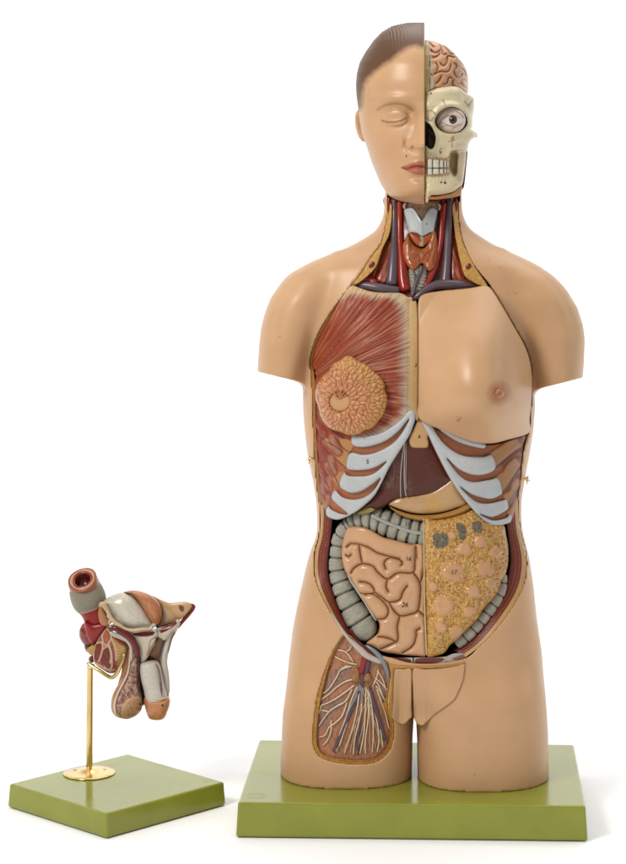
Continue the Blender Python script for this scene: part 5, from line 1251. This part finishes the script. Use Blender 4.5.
# right sheath and inner brown triangle
relief('fascia', VL([(330, 330), (360, 325), (380, 350), (375, 420), (350, 470), (325, 480), (300, 470), (275, 440), (290, 400)]), lambda x, y, e: D0 - 12 - dome(e, 4, 1), lambda x, y, e: Paint(x, y, C(196, 142, 88)).mott(4, .15).line(VL([(275, 435), (310, 455), (330, 490)]), C(90, 70, 56), .5, .6), pel, M_gloss(), res=.5, thick=16, rnd=1)
tube('sheath', flat(VL([(446, 245), (425, 290), (398, 330), (382, 380), (370, 430), (368, 480), (378, 540), (385, 600), (388, 660)]), D0 - 17), [2, 3.2, 4.0, 4.2, 4.0, 3.6, 3.4, 3, 2.4], pel, M_gloss(), C(228, 220, 206), seg=18)
tube('duct', flat(VL([(390, 320), (362, 370), (345, 430), (338, 480)]), D0 - 22), [.8, 1.0, 1.0, .8], pel, M_gloss(), C(88, 70, 66), seg=10)
tube('duct', flat(VL([(430, 300), (410, 350), (392, 420)]), D0 - 21), [.6, .7, .6], pel, M_gloss(), C(150, 110, 90), seg=8)
# scrotum half with cord and testis
SC = VL([(165, 395), (160, 440), (150, 520), (125, 570), (95, 615), (72, 660), (62, 710), (66, 755), (88, 785), (120, 798), (160, 802), (205, 785), (235, 755), (245, 715), (240, 660), (236, 610), (232, 540), (236, 480), (230, 430), (210, 390), (190, 380)])
def scc(x, y, e):
    p = Paint(x, y, C(170, 122, 112)).mott(4, .18, 3)
    p.mask((vnoise(x * 1.0, y * .6, 1.5, 5) > .55) * .6, C(226, 196, 162)); p.mask((vnoise(x, y * .7, 1.6, 15) > .7) * .6, C(104, 62, 70))
    p.line(VL([(225, 400), (222, 480), (222, 560), (232, 640)]), C(84, 50, 52), 1.6, 1.6, .8)
    p.poly(VL([(130, 760), (140, 715), (175, 685), (215, 680), (240, 700), (240, 745), (205, 785), (160, 800), (125, 795)]), C(206, 160, 120), 1, .9)
    p.mask((vnoise(x, y, 1.5, 25) > .62) * (y > 698) * .5, C(168, 96, 84))
    p.line(VL([(125, 770), (140, 715), (175, 686), (215, 678), (245, 695)]), C(222, 182, 130), .7, .8, .9)
    L_ = [(178, 380), (172, 440), (160, 530), (135, 590), (108, 640), (88, 690), (82, 735), (90, 770)]
    p.line(VL([(150, 395), (150, 460), (138, 530), (112, 580), (80, 630), (62, 690), (60, 760), (80, 800)]), C(206, 142, 84), 3.0, .8, 1)
    p.line(VL(L_), C(236, 222, 200), .7, .5, 1); p.line([(a + 1.6, b) for a, b in VL(L_)], C(90, 52, 48), .3, .7, .7)
    for q in ((215, 390), (222, 430), (224, 470), (230, 715), (180, 630)): b = VL([q])[0]; p.blob(b[0], b[1], .9, C(36, 24, 24), .3)
    return p
relief('scrotum', SC, lambda x, y, e: D0 - 20 - dome(e, 13, 11) - 4 * gs(x, y, 130, 706, 9, 9), scc, pel, M_gloss(), res=.4, thick=lambda x, y, e: np.full(len(x), 18.) + dome(e, 13, 11), rnd=1.5)
tube('spermatic_cord', flat(VL([(60, 278), (95, 280), (130, 300), (165, 325), (190, 355), (208, 400), (215, 450)]), D0 - 30), [2.2, 3.2, 3.4, 3.4, 3.4, 3.0, 2.2], pel, M_gloss(), C(122, 44, 42), seg=18)
tube('cord_sheath', flat(VL([(52, 300), (85, 315), (125, 330), (160, 352), (178, 385), (182, 430), (178, 470)]), D0 - 29), [1.6, 2.4, 2.6, 2.2, 1.8, 1.6, 1.2], pel, M_gloss(), C(216, 204, 188), seg=16)
relief('skin_flap', VL([(95, 300), (150, 335), (182, 380), (180, 480), (165, 560), (130, 610), (98, 622), (110, 572), (122, 535), (128, 470), (125, 400), (100, 340)]), lambda x, y, e: D0 - 14 - dome(e, 4, 2), lambda x, y, e: Paint(x, y, C(206, 146, 92)).mott(3, .1), pel, M_gloss(), res=.5, thick=12, rnd=1)
relief('backing', VL([(225, 420), (300, 420), (380, 400), (385, 470), (396, 560), (398, 662), (388, 700), (280, 700), (238, 720), (232, 560)]), lambda x, y, e: D0 - 7 - dome(e, 5, 3), lambda x, y, e: Paint(x, y, C(150, 120, 104)).mott(4, .2, 2).mask((x > 160) * .5, C(196, 188, 178)), pel, M_gloss(), res=.5, thick=12, rnd=1)
# shaft and tip
def shc(s, th):
    c = np.tile(C(228, 220, 208), (len(s), 1)) * (.85 + .3 * fbm(s * 1.2, th * 2, 1.2, 4)[:, None]); w = np.exp(-((th - 3.9) / .12) ** 2)[:, None] * .4; return c * (1 - w) + C(150, 140, 130) * w
sh = tube('shaft', [(a, b, D0 - 22) for a, b in VL([(286, 466), (289, 505), (298, 560), (312, 620), (322, 668), (326, 700)])], [8.6, 10.4, 10.9, 10.6, 10.9, 10], pel, M_gloss(), cfun=shc, seg=40, step=.8)
tube('shaft_band', [(a, b, D0 - 30.2) for a, b in VL([(318, 478), (340, 520), (350, 580), (354, 640), (356, 668)])], [.5, .7, .8, .8, .6], sh, M_gloss(), C(120, 104, 100), seg=8)
GLP = VL([(256, 682), (300, 676), (360, 672), (402, 682), (402, 720), (388, 760), (372, 795), (345, 808), (300, 806), (275, 790), (262, 745), (254, 710)])
relief('tip', GLP, lambda x, y, e: D0 - 22 - dome(e, 12, 11), lambda x, y, e: Paint(x, y, C(220, 150, 108)).mott(5, .08, 2).mask((y < 699.5) * (np.abs(y - 698) < 1.2) * .6, C(236, 216, 186)).line(VL([(272, 760), (290, 795), (320, 806)]), C(168, 104, 72), .4, 1, .5).blob(*VL([(360, 722)])[0], 1.2, C(50, 34, 36), .3), pel, M_gloss(), res=.4, thick=lambda x, y, e: np.full(len(x), 14.) + dome(e, 12, 11), rnd=1.5)
tube('cut_rim', [(a, b, D0 - 22 - 10.5 * math.sin(t)) for (a, b), t in zip(VL([(258, 678), (290, 684), (330, 686), (370, 682), (400, 672)]), np.linspace(.15, math.pi - .15, 5))], 1.0, sh, M_gloss(), C(232, 212, 184), seg=10)
number('4', *VL([(348, 605)])[0], 3.4, sh); number('8', *VL([(352, 632)])[0], 2.6, sh)
# brass bracket holding the model
tube('bracket', [(86.5, 662.5, 4), (91.5, 666, 2), (99, 670.5, -2), (108, 676.5, -8), (112.5, 677.2, -10), (117, 673, -10), (121, 664, -10), (124.6, 653.5, -9)], [1.9, 2.0, 2.0, 2.1, 2.1, 2.1, 1.9, 1.3], pel, M_brass(), seg=14)
tube('bracket', [(90, 668, 22), (91.5, 666, 12), (93, 666, 2)], 2.4, pel, M_brass(), seg=14)
# ------------------------------------------------------------------ backdrop, lights, camera
def backdrop():
    prof = [(-9, 0.), (1.6, 0.)]
    for i in range(1, 17):
        a = math.pi / 2 * i / 16; prof.append((1.6 + 1.0 * math.sin(a), 1.0 * (1 - math.cos(a))))
    prof.append((2.6, 5.0))
    vs = []; fs = []
    for k, (yy, zz) in enumerate(prof):
        vs += [(-5, yy, zz - .0008), (5, yy, zz - .0008)]
        if k: fs.append((2 * k - 2, 2 * k - 1, 2 * k + 1, 2 * k))
    m = bpy.data.materials.new('white_paper'); m.use_nodes = True; N = m.node_tree.nodes; L = m.node_tree.links
    b = N['Principled BSDF']; b.inputs['Base Color'].default_value = (.93, .93, .93, 1); b.inputs['Roughness'].default_value = .9
    b.inputs['Specular IOR Level'].default_value = .1
    nz = N.new('ShaderNodeTexNoise'); nz.inputs['Scale'].default_value = 400
    bp = N.new('ShaderNodeBump'); bp.inputs['Strength'].default_value = .05; L.new(nz.outputs['Fac'], bp.inputs['Height']); L.new(bp.outputs['Normal'], b.inputs['Normal'])
    o = mesh_obj('backdrop', vs, fs, None, m); o['kind'] = 'structure'
backdrop()
def area(name, loc, target, size, power, color=(1, 1, 1), sy=None):
    l = bpy.data.lights.new(name, 'AREA'); l.energy = power; l.size = size; l.color = color
    if sy: l.shape = 'RECTANGLE'; l.size_y = sy
    o = bpy.data.objects.new(name, l); COL.objects.link(o); o.location = loc
    o.rotation_euler = (Vector(target) - Vector(loc)).to_track_quat('-Z', 'Y').to_euler()
    return o
area('key_softbox', (-1.5, -1.7, 2.1), (0, 0, .72), .75, 42, (1, .955, .90))
area('fill_softbox', (2.4, -2.2, 1.0), (0, 0, .35), 1.6, 5, (.97, .98, 1))
area('top_floor_fill', (.3, .45, 2.6), (.1, 0, 0), 2.4, 34)  # overhead light added to whiten the floor and rim the shoulders
area('backdrop_fill', (-1.8, .5, 1.6), (-1.1, 2.6, .8), 1.0, 20, sy=2.)  # unseen pair of lights added to keep the backdrop white
area('backdrop_fill', (1.8, .5, 1.6), (1.1, 2.6, .8), 1.0, 20, sy=2.)
w = bpy.data.worlds.new('World'); scene.world = w; w.use_nodes = True
w.node_tree.nodes['Background'].inputs['Color'].default_value = (1, 1, 1, 1)
w.node_tree.nodes['Background'].inputs['Strength'].default_value = .3
cam = bpy.data.cameras.new('camera'); co = bpy.data.objects.new('camera', cam); COL.objects.link(co)
co.location = (0, -FOC * S, HC * S); co.rotation_euler = (math.pi / 2, 0, 0)
cam.sensor_fit = 'VERTICAL'; cam.sensor_height = 24; cam.lens = 24 * FOC / 864
cam.shift_x = -117 / 864; cam.shift_y = -267 / 864
cam.clip_end = 100; scene.camera = co
scene.view_settings.view_transform = 'Standard'; scene.view_settings.look = 'None'
scene.view_settings.exposure = .22; scene.view_settings.gamma = 1
scene.cycles.max_bounces = 6
scene.cycles.use_adaptive_sampling = True
